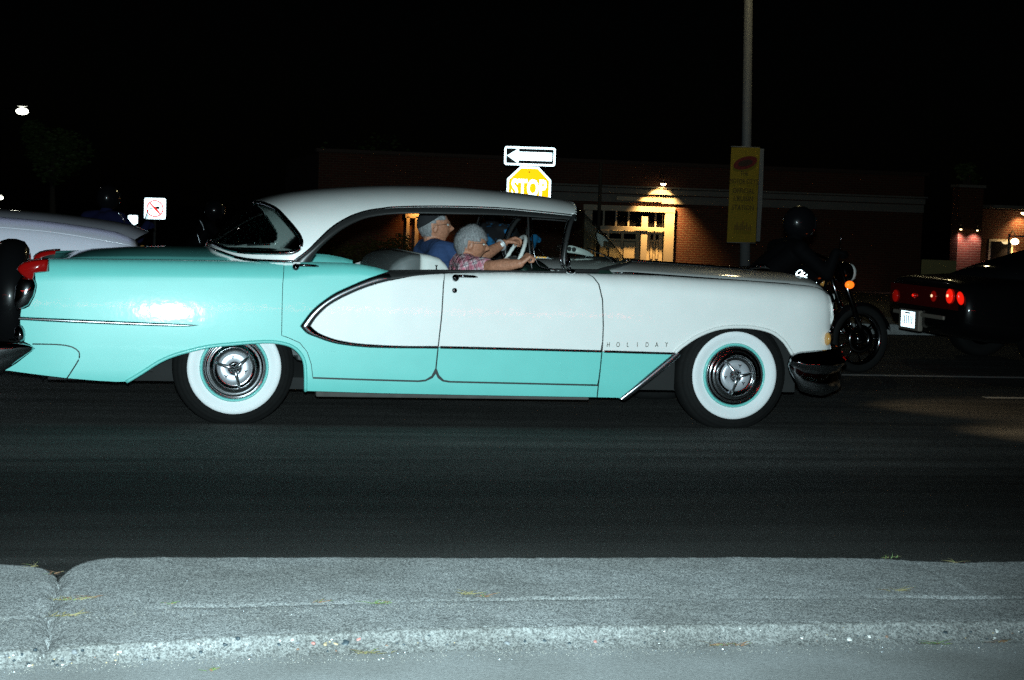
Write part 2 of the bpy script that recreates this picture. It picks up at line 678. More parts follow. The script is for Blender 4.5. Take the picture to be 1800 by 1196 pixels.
ff = ([(1032, 481), (1043.2, 487.2), (1053.2, 500), (1059.6, 527), (1061, 573), (1060, 600), (1058.8, 618.5)] + line_mid_f[1:2] + arch_front +
      [(1407, 619), (1430, 617), (1462, 614), (1460, 604), (1456, 590), (1457, 584), (1462, 574), (1465.5, 562), (1467.3, 545), (1467.6, 530), (1467, 517.5), (1460, 511), (1450, 507), (1430, 503.5), (1386, 499.5), (1311, 493.8), (1235, 489.5), (1160, 484.4), (1120, 483)])
fender = panel('front_fender', ff, WHITE, car)
fender_a = panel('fender_skin', [(1058.6, 618.5), (1120, 620.5), (1184, 622), (1150, 650), (1090, 700), (1050, 699), (1052.2, 678), (1054.4, 660)], AQUA, fender, inset=0.0018, label='aqua lower part of the front fender')
# mouldings
sp_u = strip('side_moulding', spear_up_out, spear_up_in, 0.016, MOULD, rdoor)
strip('side_moulding', [(526.7, 573.3), (538, 586), (556.7, 594), (586.7, 604), (626.7, 610), (673, 612.6), (769, 613.6)], [(546.7, 573.3), (555, 581), (566, 587.5), (593, 597), (633, 603.5), (700, 607.4), (769, 608)], 0.012, CHROME, rdoor)
strip('side_moulding', [(773.5, 613.6), (900, 616.4), (1056.5, 620.4)], [(773.5, 608), (900, 611), (1056.5, 615.4)], 0.010, CHROME, fdoor)
strip('side_moulding', [(1061.5, 620.8), (1120, 622.4), (1185, 624.2)], [(1061.5, 615.6), (1120, 617.4), (1185, 619.5)], 0.010, CHROME, fender)
strip('rear_spear', [(33, 563), (120, 567.8), (240, 572.6), (320, 574.6), (349, 572.3)], [(33, 556.5), (120, 560.5), (240, 566), (320, 569.6), (349, 571.8)], 0.012, MOULD, body_side)
strip('stone_shield', [(1188, 618), (1150, 650), (1088, 701)], [(1197, 625), (1159, 658), (1098, 704)], 0.012, mat('brushed_shield', (0.60, 0.61, 0.65), 0.20, 1.0), fender)
# chrome reveal under the side windows, its dark sky reflection painted black
strip('window_sill', [(682, 475.5), (700, 474.6), (780, 474.2), (900, 475.5), (994, 477.2)], [(686, 494), (705, 490), (733, 485), (780, 481.5), (830, 479.7), (900, 478.7), (994, 480.2)], 0.012, BLKTRIM, car, lift=0.006)
# flared lips round the wheel openings
def lip(poly, m, parent, r=0.013):
    pts = []
    for x, y in smooth_curve(poly, 60):
        X, Z = onside(x, y)
        pts.append((X, yside(X, Z) - 0.004, Z))
    return tube('arch_lip', pts, r, m, parent, 8)
lip(arch_front, WHITE, fender, 0.012)
lip(arch_rear[1:], AQUA, body_side, 0.011)
# seam of the extended tail skirt
seam = [(57, 605), (100, 606), (120, 608.5), (130, 612), (138, 618), (139.6, 625), (137, 635), (117.4, 666)]
sp = []
for x, y in smooth_curve(seam, 40):
    X, Z = onside(x, y)
    sp.append((X, yside(X, Z) + 0.0015, Z))
tube('skirt_seam', sp, 0.0042, BLKTRIM, body_side, 6)
FAR = [body_side, rdoor, fdoor, fender]
for o in FAR:
    c = mirror(o)
    for ch in list(o.children):
        mirror(ch, c)

# --- hood, deck, nose, tail
def sheet(name, fn, nu, nv, m, parent, smooth=True):
    V = [fn(i / (nu - 1), j / (nv - 1)) for i in range(nu) for j in range(nv)]
    F = [(i * nv + j, (i + 1) * nv + j, (i + 1) * nv + j + 1, i * nv + j + 1) for i in range(nu - 1) for j in range(nv - 1)]
    return mk(name, V, F, m, parent, smooth)


HC = np.array([at(x, y, Y=YC) for x, y in [(1040, 455), (1090, 458.5), (1160, 463), (1240, 469), (1322, 476), (1370, 479), (1394, 484), (1406, 491), (1415, 500)]])
HX0, HXE = 1.93, 3.745
HXC = HC[-1][0]


def hood_pt(s, t):
    u = 2 * t - 1
    au = abs(u)
    xe = HXE + (HXC - HXE) * (1 - au ** 2.2)
    X = HX0 + s * (xe - HX0)
    Xe = HX0 + s * (HXE - HX0)
    Xc = HX0 + s * (HXC - HX0)
    ze = ztop(Xe) - 0.001
    zc = interp(Xc, HC[:, 0], HC[:, 2])
    ye = ridge_y(Xe) - 0.001
    Y = YC + u * (YC - ye)
    k = 1 - min(1.0, au / 0.93) ** 3.0
    Z = ze + (zc - ze) * k
    Z -= 0.010 * math.exp(-((au - 0.90) / 0.035) ** 2)
    return (X, Y, Z)


hood = sheet('hood', hood_pt, 70, 81, WHITE, car)
TC = np.array([at(x, y, Y=YC) for x, y in [(100, 466), (108, 458), (120, 450), (137, 443.5), (160, 438.7), (222, 435), (286, 433.7), (362, 435), (430, 436)]])


def deck_pt(s, t):
    u = 2 * t - 1
    au = abs(u)
    X = -1.10 + s * 1.5
    ze = ztop(X) - 0.001
    zc = interp(X, TC[:, 0], TC[:, 2])
    if X < TC[0][0]:
        zc = TC[0][2]
    ye = ridge_y(X) - 0.001
    Y = YC + u * (YC - ye)
    k = 1 - min(1.0, au / 0.90) ** 2.6
    Z = ze + (zc - ze) * k - 0.012 * math.exp(-((au - 0.88) / 0.035) ** 2)
    return (X, Y, Z)


deck = sheet('trunk_lid', deck_pt, 60, 61, AQUA, car)
sheet('rear_panel', lambda s, t: (-1.10 - 0.10 * (1 - (2 * t - 1) ** 2) * sin(pi * s * 0.8), 0.02 + t * 1.80, 0.24 + s * 0.68), 12, 20, AQUA, car)
# nose: white lip, dark oval mouth, chrome surround, headlamps
def nose_x(Y):
    u = (Y - YC) / YC
    return HXE + (HXC - HXE) * (1 - min(1, abs(u)) ** 2.2)
sheet('nose_panel', lambda s, t: (nose_x(0.05 + t * 1.74) - 0.05 * (1 - s) - 0.004, 0.05 + t * 1.74, 0.40 + s * interp(0.05 + t * 1.74, [0.05, 0.3, YC, 1.54, 1.79], [0.40, 0.43, 0.45, 0.43, 0.40])), 10, 30, WHITE, car)
gp = []
for k in range(72):
    a = 2 * pi * k / 72
    Y = YC + 0.60 * cos(a) * (abs(cos(a)) ** -0.25 if abs(cos(a)) > 1e-3 else 1)
    Y = YC + max(-0.62, min(0.62, Y - YC))
    gp.append((nose_x(Y) + 0.012, Y, 0.60 + 0.105 * sin(a)))
V = [(p[0] - 0.014, p[1], p[2]) for p in gp] + [(nose_x(YC) + 0.004, YC, 0.60)]
tube('grille_surround', gp, 0.026, CHROME, car, 8, True)
sheet('grille_mouth', lambda s, t: (nose_x(YC + (t - .5) * 1.2) + 0.004, YC + (t - .5) * 1.2, 0.50 + s * 0.20), 6, 20, DARK, car)
for hy in (0.20, 2 * YC - 0.20):
    V, F = ring_tube([(nose_x(hy) - 0.035, hy + 0.115 * cos(2 * pi * k / 40), 0.745 + 0.115 * sin(2 * pi * k / 40)) for k in range(40)], 0.016, 8, True)
    hl = mk('headlight', V, F, CHROME, car)
    ellipsoid('lens', (nose_x(hy) - 0.035, hy, 0.745), (0.025, 0.105, 0.105), mat('lamp_glass', (0.5, 0.5, 0.48), 0.12, coat=1), hl)
    hs = bpy.data.lights.new('headlight_beam', 'SPOT'); hs.energy = 70; hs.color = (1.0, 0.74, 0.42); hs.spot_size = radians(70); hs.spot_blend = 0.9; hs.shadow_soft_size = 0.06
    hlo = bpy.data.objects.new('headlight_beam', hs); COL.objects.link(hlo); hlo.parent = hl
    hlo.location = (nose_x(hy) + 0.09, hy, 0.745); hlo.rotation_euler = Vector((1, -0.25, -0.22)).to_track_quat('-Z', 'Y').to_euler()
# parking lamps
X, Z = at(1455, 596, Y=0.01)[[0, 2]]
for yy in (0.005, 2 * YC - 0.005):
    pl = ellipsoid('parking_lamp', (X - 0.004, yy, Z), (0.020, 0.034, 0.042), AMBER, car)
# ornament, hood spear, script on the nose
def hood_z(X):
    return interp(X, HC[:, 0], HC[:, 2])
tube('hood_strip', [(x, YC, hood_z(x) + 0.006) for x in np.linspace(2.60, 3.52, 24)], [0.004] + [0.009] * 22 + [0.006], CHROME, hood, 8)
o0 = at(1324, 471, Y=YC); o1 = at(1353, 472, Y=YC)
tube('hood_ornament', [(o0[0], YC, o0[2]), (o0[0] + .03, YC, o0[2] + .014), (o1[0] - .03, YC, o1[2] + 0.012), (o1[0], YC, o1[2])], [0.008, 0.016, 0.014, 0.005], CHROME, hood, 10)
for s in (-1, 1):
    tube('ornament_wing', [(o0[0] + 0.05, YC, o0[2] + 0.006), (o0[0] + 0.0, YC + s * 0.06, o0[2] + 0.004), (o0[0] - 0.06, YC + s * 0.11, o0[2] + 0.0)], [0.01, 0.008, 0.003], CHROME, hood, 8)
ax = Vector((cos(radians(-37)), 0, sin(radians(-37))))
q = at(1420, 493.5, Y=YC - 0.25)
Mx = Matrix((( ax.x, -ax.z, 0, q[0]), (0, 0, -1, q[1]), (ax.z, ax.x, 0, q[2]), (0, 0, 0, 1)))
text('script_letters', 'Oldsmobile', 0.072, Mx, camera_glint(retro('bright_script_metal', (0.95, 0.97, 1.0), 0.45), q), hood, 0.003, 'CENTER', 0.62, 1.0, 0.0006, 0.35)  # letters shaded with a normal aimed at the camera for a flash glint

# fender lettering, one piece of metal for each letter
LTR = mat('letter_metal', (0.55, 0.50, 0.42), 0.22, 1.0)
for ch, px in zip('HOLIDAY', [1069, 1086, 1103, 1120, 1137, 1154, 1171]):
    X, Z = onside(px, 606.5)
    ys = yside(X, Z)
    Mx = Matrix(((1, 0, 0, X), (0, 0, -1, ys - 0.004), (0, 1, 0, Z), (0, 0, 0, 1)))
    text('letter', ch, 0.042, Mx, LTR, fender, 0.003, 'CENTER', 0.72)

# handles and locks
def handle(px, py, parent, key=True):
    X, Z = onside(px, py)
    y = yside(X, Z)
    h = ellipsoid('door_handle', (X, y - 0.018, Z), (0.023, 0.020, 0.023), CHROME, parent, 20, 14)
    tube('grip', [(X + 0.0, y - 0.022, Z + 0.012), (X + 0.05, y - 0.03, Z + 0.014), (X + 0.11, y - 0.026, Z + 0.012), (X + 0.135, y - 0.012, Z + 0.009)], [0.009, 0.009, 0.008, 0.004], mat('dark_chrome', (0.25, 0.25, 0.26), 0.12, 1.0), h, 10)
    return h
handle(519.5, 470, rdoor)
handle(800, 489, fdoor)
X, Z = onside(799, 511)
ellipsoid('door_lock', (X, yside(X, Z) - 0.003, Z), (0.016, 0.007, 0.016), CHROME, fdoor)

# --- tail lamps, bezels, bumpers, spare wheel
def tail(yy, s):
    """s=-1 near side, +1 far side"""
    prof = [(30, 473), (34, 467), (42, 462), (55, 458.5), (72, 456.6), (85, 456.3), (85, 477), (72, 478), (61, 479.5), (60, 486), (58, 491.5), (50, 491), (42, 486), (36, 481)]
    P = [at(x, y, Y=0.0)[[0, 2]] for x, y in prof]
    cx = sum(p[0] for p in P) / len(P); cz = sum(p[1] for p in P) / len(P)
    rings = []
    for k, (dy, sc) in enumerate([(-0.050, 0.80), (-0.044, 0.93), (-0.03, 0.99), (0.0, 1.0), (0.06, 1.0), (0.085, 0.95), (0.09, 0.8)]):
        y = dy if s < 0 else 2 * YC - dy
        rings.append([(cx + (p[0] - cx) * sc, y, cz + (p[1] - cz) * sc) for p in P])
    L = loft('tail_lamp', rings if s > 0 else rings, REDLENS, car)
    tp = [at(x, y, Y=0)[[0, 2]] for x, y in prof[:6]]
    tube('lamp_trim', [(p[0], yy, p[1] + 0.003) for p in tp], 0.006, CHROME, L, 6)
tail(0.0, -1)
tail(2 * YC, 1)


def bulge(name, poly, ymid, h, m, parent, wide=0.1):
    """rounded chrome housing with a traced outline"""
    P = [at(x, y, Y=ymid)[[0, 2]] for x, y in poly]
    cx = sum(p[0] for p in P) / len(P); cz = sum(p[1] for p in P) / len(P)
    rings = []
    for k in range(7):
        a = k / 6 * pi / 2
        sc = max(0.06, cos(a)) if k else 1.0
        rings.append([(cx + (p[0] - cx) * sc, ymid - h * sin(a), cz + (p[1] - cz) * sc) for p in P])
    rings.insert(0, [(p[0], ymid + wide, p[1]) for p in P])
    return loft(name, rings[::-1], m, parent)


DCH = mat('tail_chrome', (0.55, 0.56, 0.58), 0.08, 1.0)
b1 = bulge('tail_bezel', [(58, 489), (64, 501), (60, 520), (50, 537), (38, 543), (30, 545), (25, 530), (27, 505), (36, 488)], -0.03, 0.03, DCH, car)
b2 = bulge('tail_bezel', [(36, 571), (43, 581), (45, 592), (41, 601), (33, 604), (25, 596), (26, 578)], -0.03, 0.035, DCH, car)
mirror(b1); mirror(b2)


def sweep_bumper(name, stations, prof, m):
    """stations: (X, Y, outward angle, z_lo, z_hi, depth); prof: (out 0..1, height 0..1)"""
    rings = []
    for X, Y, an, zl, zh, dp in stations:
        rings.append([(X + cos(an) * dp * o, Y + sin(an) * dp * o, zl + (zh - zl) * h) for o, h in prof])
    return loft(name, rings, m, car)


A2 = lambda x, y, Y=-0.09: at(x, y, Y=Y)
prof_r = [(0, 0.02), (0.35, 0.0), (0.62, 0.12), (0.70, 0.32), (0.85, 0.5), (1.0, 0.68), (0.96, 0.88), (0.6, 1.0), (0, 0.97), (-0.25, 0.6), (-0.25, 0.3)]
st = []
near = [(60, 612.5, 614.5, 0.01), (52, 607.5, 620.5, 0.03), (40, 604, 629, 0.045), (20, 601.5, 643, 0.06), (0, 600, 655, 0.07), (-40, 600, 660, 0.08)]
for x, yt, yb, dp in near:
    a = A2(x, yt); b = A2(x, yb)
    st.append((a[0], -0.055, -pi / 2, b[2], a[2], dp))
z0, z1 = st[-1][3], st[-1][4]
for an, X, Y in [(-pi / 2 - .5, -1.62, -0.02), (-pi / 2 - 1.1, -1.70, 0.10), (-pi, -1.72, 0.35), (-pi, -1.73, YC)]:
    st.append((X, Y, an, z0, z1, 0.08))
full = st + [(X, 2 * YC - Y, -an, zl, zh, dp) for X, Y, an, zl, zh, dp in st[::-1][1:]]
sweep_bumper('rear_bumper', full, prof_r, CHROME)
prof_f = [(0, 0.0), (0.45, 0.03), (0.62, 0.12), (0.66, 0.30), (0.6, 0.46), (0.62, 0.56), (0.95, 0.64), (1.0, 0.685), (0.95, 0.73), (0.72, 0.80), (0.66, 0.90), (0.4, 1.0), (0, 0.98), (-0.4, 0.7), (-0.4, 0.3)]
st = []
for x, yt, yb, dp in [(1387, 638, 644, 0.01), (1391, 626, 656, 0.04), (1400, 620.5, 672, 0.06), (1412, 618, 688, 0.075), (1430, 616.5, 694, 0.085), (1450, 615, 696.5, 0.095)]:
    a = A2(x, yt, -0.06); b = A2(x, yb, -0.06)
    st.append((a[0], -0.035, -pi / 2 + (x - 1387) / 63 * 0.35, b[2], a[2], dp))
z0, z1 = st[-1][3], st[-1][4]
for an, X, Y in [(-0.9, 3.75, 0.02), (-0.5, 3.81, 0.12), (-0.2, 3.88, 0.35), (0, 3.92, 0.65), (0, 3.93, YC)]:
    st.append((X, Y, an, z0 + 0.02, z1, 0.08))
full = st + [(X, 2 * YC - Y, -an, zl, zh, dp) for X, Y, an, zl, zh, dp in st[::-1][1:]]
sweep_bumper('front_bumper', full, prof_f, mat('bumper_chrome', (0.52, 0.53, 0.55), 0.05, 1.0))
# upright spare wheel in a black cover behind the trunk
q = at(29, 420, Y=YC)
R = 0.36
cz = q[2] - R
pr = [(0.0, -0.105), (0.20, -0.105), (0.30, -0.10), (0.345, -0.07), (0.36, -0.02), (0.36, 0.03), (0.345, 0.075), (0.30, 0.10), (0.2, 0.105), (0, 0.105)]
sc_ = lathe('spare_wheel_cover', pr, BLACKP, car, 48, (0, 0, 0))
sc_.data.transform(Matrix.Translation((q[0] - 0.02, YC, cz)) @ Matrix.Rotation(pi / 2, 4, 'Z'))
rg = lathe('cover_ring', [(0.27, 0.108), (0.285, 0.118), (0.30, 0.108)], CHROME, sc_, 48)
rg.data.transform(Matrix.Translation((q[0] - 0.02, YC, cz)) @ Matrix.Rotation(pi / 2, 4, 'Z'))
tube('spare_bracket', [(q[0] - .02, YC - .25, cz - 0.25), (q[0] + 0.25, YC - .25, cz - 0.28)], 0.02, CHROME, car, 8)
tube('spare_bracket', [(q[0] - .02, YC + .25, cz - 0.25), (q[0] + 0.25, YC + .25, cz - 0.28)], 0.02, CHROME, car, 8)

# --- wheels
def emblem_v(bm, c, r):
    for k in range(3):
        a = k * 2 * pi / 3 + 0.5
        bm_limb(bm, (c[0], c[1], c[2]), r * .35, (c[0] + r * cos(a), c[1], c[2] + r * sin(a)), r * .22, 6)


def wheel(X, near, angs, hub=0.335):
    s = -1 if near else 1
    y0 = 0.0 if near else 2 * YC
    Y = lambda d: d                        # local: outward is -y
    tp = [(0.195, 0.015), (0.205, -0.004), (0.235, -0.014), (0.262, -0.016), (0.276, -0.013), (0.280, -0.010), (0.30, -0.004), (0.306, -0.001), (0.309, 0.003), (0.316, 0.004), (0.322, 0.010), (0.328, 0.013), (0.331, 0.019), (0.338, 0.026), (0.343, 0.030), (0.352, 0.040), (0.358, 0.06), (0.360, 0.09), (0.360, 0.115),
          (0.357, 0.145), (0.345, 0.17), (0.31, 0.195), (0.25, 0.205), (0.20, 0.19)]
    t = lathe('wheel', tp, RUBBER, car, 96)
    me = t.data
    for v in me.vertices:                  # flattened where it meets the road
        z = v.co.z
        if z < -hub + 0.03:
            v.co.z = max(z, -hub)
    w = lathe('whitewall', [(0.203, -0.0065), (0.207, -0.0065), (0.235, -0.0168), (0.262, -0.0188), (0.274, -0.0158), (0.276, -0.012)], WWALL, t, 96)
    lathe('trim_ring', [(0.187, -0.010), (0.191, -0.020), (0.198, -0.020), (0.2015, -0.012), (0.2025, 0.0)], AQUA, t, 96)
    hp = [(0.189, 0.0), (0.188, -0.014), (0.184, -0.021), (0.178, -0.023), (0.174, -0.019), (0.166, -0.0225), (0.158, -0.0265), (0.152, -0.023), (0.142, -0.027), (0.134, -0.0295), (0.128, -0.034), (0.124, -0.040), (0.119, -0.036), (0.110, -0.030), (0.098, -0.030)]
    lathe('hubcap', hp, HUBC, t, 96)
    lathe('centre_disc', [(0.098, -0.028), (0.095, -0.036), (0.080, -0.040), (0.045, -0.043), (0.040, -0.040)], SATIN, t, 64)
    lathe('hub_bowl', [(0.042, -0.040), (0.036, -0.034), (0.024, -0.036), (0.0, -0.045)], CHROME, t, 32)
    for a in angs:
        a = radians(a)
        d = np.array([cos(a), 0, sin(a)])
        tube('spinner_bar', [d * 0.0 + (0, -0.074, 0), d * 0.05 + (0, -0.070, 0), d * 0.095 + (0, -0.052, 0), d * 0.122 + (0, -0.042, 0)], [0.011, 0.012, 0.010, 0.005], BARC, t, 8)
        b = a + radians(60)
        bm = bmesh.new()
        emblem_v(bm, (0.068 * cos(b), -0.043, 0.068 * sin(b)), 0.011)
        from_bm('emblem', bm, mat('emblem_dark', (0.03, 0.03, 0.035), 0.25, 0.6), t, True)
    t.location = (X, y0, hub)
    if not near:
        t.rotation_euler = (0, 0, pi)
    return t


wheel(0.0, True, (165, 40, 285))
wheel(3.099, True, (128, 10, 258))
wheel(0.0, False, (90, 210, 330))
wheel(3.099, False, (60, 180, 300))

# --- underbody, inner panels, interior
box('trunk_floor', (-0.48, YC, 0.52), (1.20, 1.24, 0.60), DARK, car)
box('floor_pan', (1.22, YC, 0.24), (2.2, 1.70, 0.07), DARK, car)
box('engine_bay', (2.95, YC, 0.52), (1.36, 1.18, 0.64), DARK, car)
box('frame_rail', (1.35, 0.16, 0.172), (1.7, 0.08, 0.035), UNDER, car, 0.008)
box('frame_rail', (1.50, 2 * YC - 0.16, 0.165), (2.0, 0.08, 0.055), UNDER, car, 0.008)
for yy in (0.012, 2 * YC - 0.012):
    box('inner_door_panel', (1.30, yy, 0.555), (1.72, 0.02, 0.66), mat('dark_vinyl', (0.015, 0.02, 0.02), 0.6), car)
    box('inner_fender', (2.52, yy + (0.06 if yy < 1 else -0.06), 0.55), (0.42, 0.02, 0.64), DARK, car)
    box('inner_quarter', (-0.78, yy + (0.05 if yy < 1 else -0.05), 0.58), (0.62, 0.02, 0.56), DARK, car)
    box('inner_nose', (3.63, yy + (0.09 if yy < 1 else -0.09), 0.65), (0.12, 0.02, 0.3), DARK, car)
# tail pipe end and axle
tube('rear_axle', [(0, 0.2, 0.335), (0, 1.64, 0.335)], 0.05, DARK, car, 10)
tube('front_axle', [(3.099, 0.2, 0.335), (3.099, 1.64, 0.335)], 0.04, DARK, car, 10)
SEATG = mat('grey_seat_vinyl', (0.11, 0.12, 0.12), 0.55, var=0.15, vscale=30)
SEATW = mat('white_seat_vinyl', (0.62, 0.63, 0.60), 0.5, var=0.08, vscale=30)
bp = [at(x, y, Y=0.32)[[0, 2]] for x, y in [(678, 475), (686, 463), (700, 453), (716, 447.5), (735, 446.5)]]
fp = [at(x, y, Y=0.32)[[0, 2]] for x, y in [(735, 446.5), (752, 448), (768, 453), (779, 463), (787, 476)]]
back = [(bp[0][0] + 0.0, 0.45)] + [tuple(b) for b in bp] + [(bp[-1][0], 0.45)]
front = [(fp[0][0] + 0.001, 0.45)] + [tuple(b) for b in fp] + [(fp[-1][0] + 0.04, 0.50), (fp[-1][0] + 0.05, 0.45)]
def seat_loft(name, prof, m, y0, y1):
    rings = []
    cx = sum(p[0] for p in prof) / len(prof)
    for yy, sc in [(y0, 0.90), (y0 + 0.015, 0.97), (y0 + 0.05, 1.0), (y1 - 0.05, 1.0), (y1 - 0.015, 0.97), (y1, 0.90)]:
        rings.append([(cx + (p[0] - cx) * sc, yy, 0.45 + (p[1] - 0.45) * (0.95 + 0.05 * (sc - .9) / .1)) for p in prof])
    return loft(name, rings, m, car)
fs = seat_loft('front_seat', back, SEATG, 0.20, 1.64)
seat_loft('seat_pad', front, SEATW, 0.20, 1.64).parent = fs
box('seat_cushion', (1.50, YC, 0.47), (0.55, 1.42, 0.16), SEATG, fs, 0.05)
rs = box('rear_seat', (0.42, YC, 0.62), (0.22, 1.36, 0.48), SEATG, car, 0.06)
box('seat_cushion', (0.66, YC, 0.44), (0.55, 1.36, 0.18), SEATG, rs, 0.05)
box('parcel_shelf', (0.20, YC, 0.90), (0.42, 1.40, 0.02), DARK, car)
# dashboard with its bright cluster, steering wheel
DASH = mat('dark_green_dash', (0.012, 0.03, 0.022), 0.35)
rings = []
for yy in (0.10, 0.16, 0.5, YC, 1.34, 1.68, 1.74):
    b = 0.10 * (1 - ((yy - YC) / 0.82) ** 2)
    rings.append([(2.02, yy, 0.60), (2.02, yy, 0.86), (2.06, yy, 0.945), (2.16, yy, 0.968), (2.30 + b, yy, 0.965), (2.34 + b, yy, 0.93), (2.34 + b, yy, 0.60)])
dash = loft('dashboard', rings, DASH, car)
CL = mat('cluster_metal', (0.55, 0.58, 0.55), 0.4, 0.3)
cp = [at(x, y, Y=1.25)[[0, 2]] for x, y in [(996, 444), (996, 435), (1000, 431.5), (1006, 432), (1022, 437), (1034, 442), (1044, 449), (1042, 451.5), (1028, 449), (1010, 446)]]
cx = sum(p[0] for p in cp) / len(cp); czz = sum(p[1] for p in cp) / len(cp)
clu = loft('instrument_cluster', [[(cx + (p[0] - cx) * .96, 1.24, czz + (p[1] - czz) * .96) for p in cp], [(p[0], 1.25, p[1]) for p in cp], [(p[0], 1.55, p[1]) for p in cp]], CL, dash)
for x, y in [(1001, 438), (1009, 439)]:
    p = at(x, y, Y=1.235)
    ellipsoid('gauge', (p[0], 1.238, p[2]), (0.016, 0.006, 0.016), DARK, clu)
WC = at(893, 441, Y=1.36)
WR = 0.205
tilt = radians(26)
rim = []
for k in range(60):
    a = 2 * pi * k / 60
    rim.append((WC[0] + 0.02 + WR * sin(a) * sin(tilt), 1.36 + WR * cos(a), WC[2] - 0.085 + WR * sin(a) * cos(tilt)))
WHM = mat('white_wheel_rim', (0.72, 0.73, 0.70), 0.35)
sw = tube('steering_wheel', rim, [0.0125 + 0.0025 * (k % 2) for k in range(60)], WHM, car, 8, True)
cc = (WC[0] + 0.02, 1.36, WC[2] - 0.085)
tube('steering_column', [cc, (cc[0] + 0.35, 1.36, cc[2] - 0.17)], 0.025, DASH, sw, 10)
tube('wheel_spoke', [(cc[0], 1.36 - WR, cc[2]), (cc[0] - .01, 1.36, cc[2]), (cc[0], 1.36 + WR, cc[2])], 0.010, CHROME, sw, 8)
hr = [(cc[0] + 0.01 + 0.13 * sin(a) * sin(tilt), 1.36 + 0.13 * cos(a), cc[2] + 0.13 * sin(a) * cos(tilt)) for a in np.linspace(pi, 2 * pi, 20)]
tube('horn_ring', hr, 0.006, CHROME, sw, 6)

# --- greenhouse: one dome cut into roof, glass and open side windows
ZB = 0.945
RC = np.array([at(x, y, Y=0.70) for x, y in [(372, 429), (395, 404), (425, 376), (459, 355), (500, 343.5), (550, 336.5), (600, 332.5), (650, 330), (700, 329), (780, 330.5), (850, 335.5), (917, 342.5), (963, 349), (990, 354.5)]])
W0 = at(1010, 366, Y=0.7); W1 = at(1093, 459, Y=YC)
cxs = list(RC[:, 0]) + [W0[0], W1[0]]
czs = list(RC[:, 2]) + [W0[2], ZB + 0.035]
DX0, DX1 = cxs[0] - 0.03, cxs[-1]
cxs = [DX0] + cxs; czs = [ZB + 0.01] + czs
_cc = smooth_curve(list(zip(cxs, czs)), 200)
NS = 3.0


def zt(X):
    return float(np.interp(X, _cc[:, 0], _cc[:, 1]))


def dw(X):
    w = 0.90
    if X < 0.42:
        t = min(1, (0.42 - X) / (0.42 - DX0 + 0.02)); w *= (1 - t ** 2.6) ** (1 / 2.6) if t < 1 else 0.0
    if X > 1.92:
        t = min(1, (X - 1.92) / (DX1 + 0.01 - 1.92)); w *= (1 - t ** 2.0) ** (1 / 2.0) if t < 1 else 0.0
    return max(w, 0.02)


def ydome(X, Z):
    h = zt(X) - ZB
    s = min(1.0, max(0.0, (Z - ZB) / max(h, 1e-3)))
    return YC - dw(X) * (1 - s ** NS) ** (1 / NS)


rail_out = [(513, 461), (540.5, 440.5), (560, 421), (583, 399.7), (612, 382), (641.6, 371.5), (671, 366.7), (700, 364), (777, 363), (870, 365.7), (940, 371.5), (1005, 378.5)]
rail_in = [(546, 461), (556, 445), (573.6, 426), (602.7, 403), (632, 388), (655, 381.5), (690, 377), (730, 376), (777, 376.6), (870, 378.5), (928, 381.5), (1000, 386.5)]
side_open = [(x, y) for x, y in rail_in] + [(996, 400), (991, 420), (987, 441), (985, 458), (990, 478), (990, 520), (480, 520), (515, 461)]
rail_mid = [((a[0] + b[0]) / 2, (a[1] + b[1]) / 2) for a, b in zip(rail_out, rail_in)]
side_cut = [(530, 461)] + rail_mid[1:] + [(997, 400), (992, 420), (988, 441), (987, 458), (991, 478), (991, 520), (500, 520)]
glass_out = [(459, 358), (470, 360.5), (486, 368.6), (501.6, 384), (517, 402), (527, 416), (530, 426), (527, 436.6), (517, 443), (501.6, 445), (466.6, 445), (427.8, 443.5), (400.5, 438.5), (381, 432), (371, 428.5)]
rear_cut = [(430, 330), (455, 352)] + glass_out + [(300, 420), (300, 330)]
NXD, NPH = 300, 64
Vd = []
xsd = np.linspace(DX0, DX1, NXD)
phs = np.linspace(0, pi / 2, NPH)
for X in xsd:
    h = zt(X) - ZB; w = dw(X)
    for ph in phs:
        c = max(0.0, cos(ph)); s = sin(ph)
        Vd.append((X, YC - w * c ** (2 / NS), ZB + h * s ** (2 / NS)))
cls = {'roof': [], 'rear_window': [], 'windshield': []}
XH = at(1006, 376, Y=0.25)[0]
for i in range(NXD - 1):
    for j in range(NPH - 1):
        f = (i * NPH + j, (i + 1) * NPH + j, (i + 1) * NPH + j + 1, i * NPH + j + 1)
        c = np.mean([Vd[k] for k in f], axis=0)
        p = proj(c)
        if c[0] > 1.70 and (c[0] > XH + 0.10 * (1 - ((c[1] - YC) / 0.75) ** 2) or (p[0] > interp(p[1], [378, 400, 420, 441, 458, 478], [1004, 998, 993, 989, 988, 992]) and p[1] > 379)):
            cls['windshield'].append(f)
        elif inside(p, side_cut) and c[2] < zt(c[0]) - 0.02:
            continue
        elif inside(p, rear_cut) and c[0] < 0.6:
            cls['rear_window'].append(f)
        elif c[0] < 1.75 or (c[0] < XH + 0.11 and p[1] < 384 and c[2] > 1.2):
            cls['roof'].append(f)


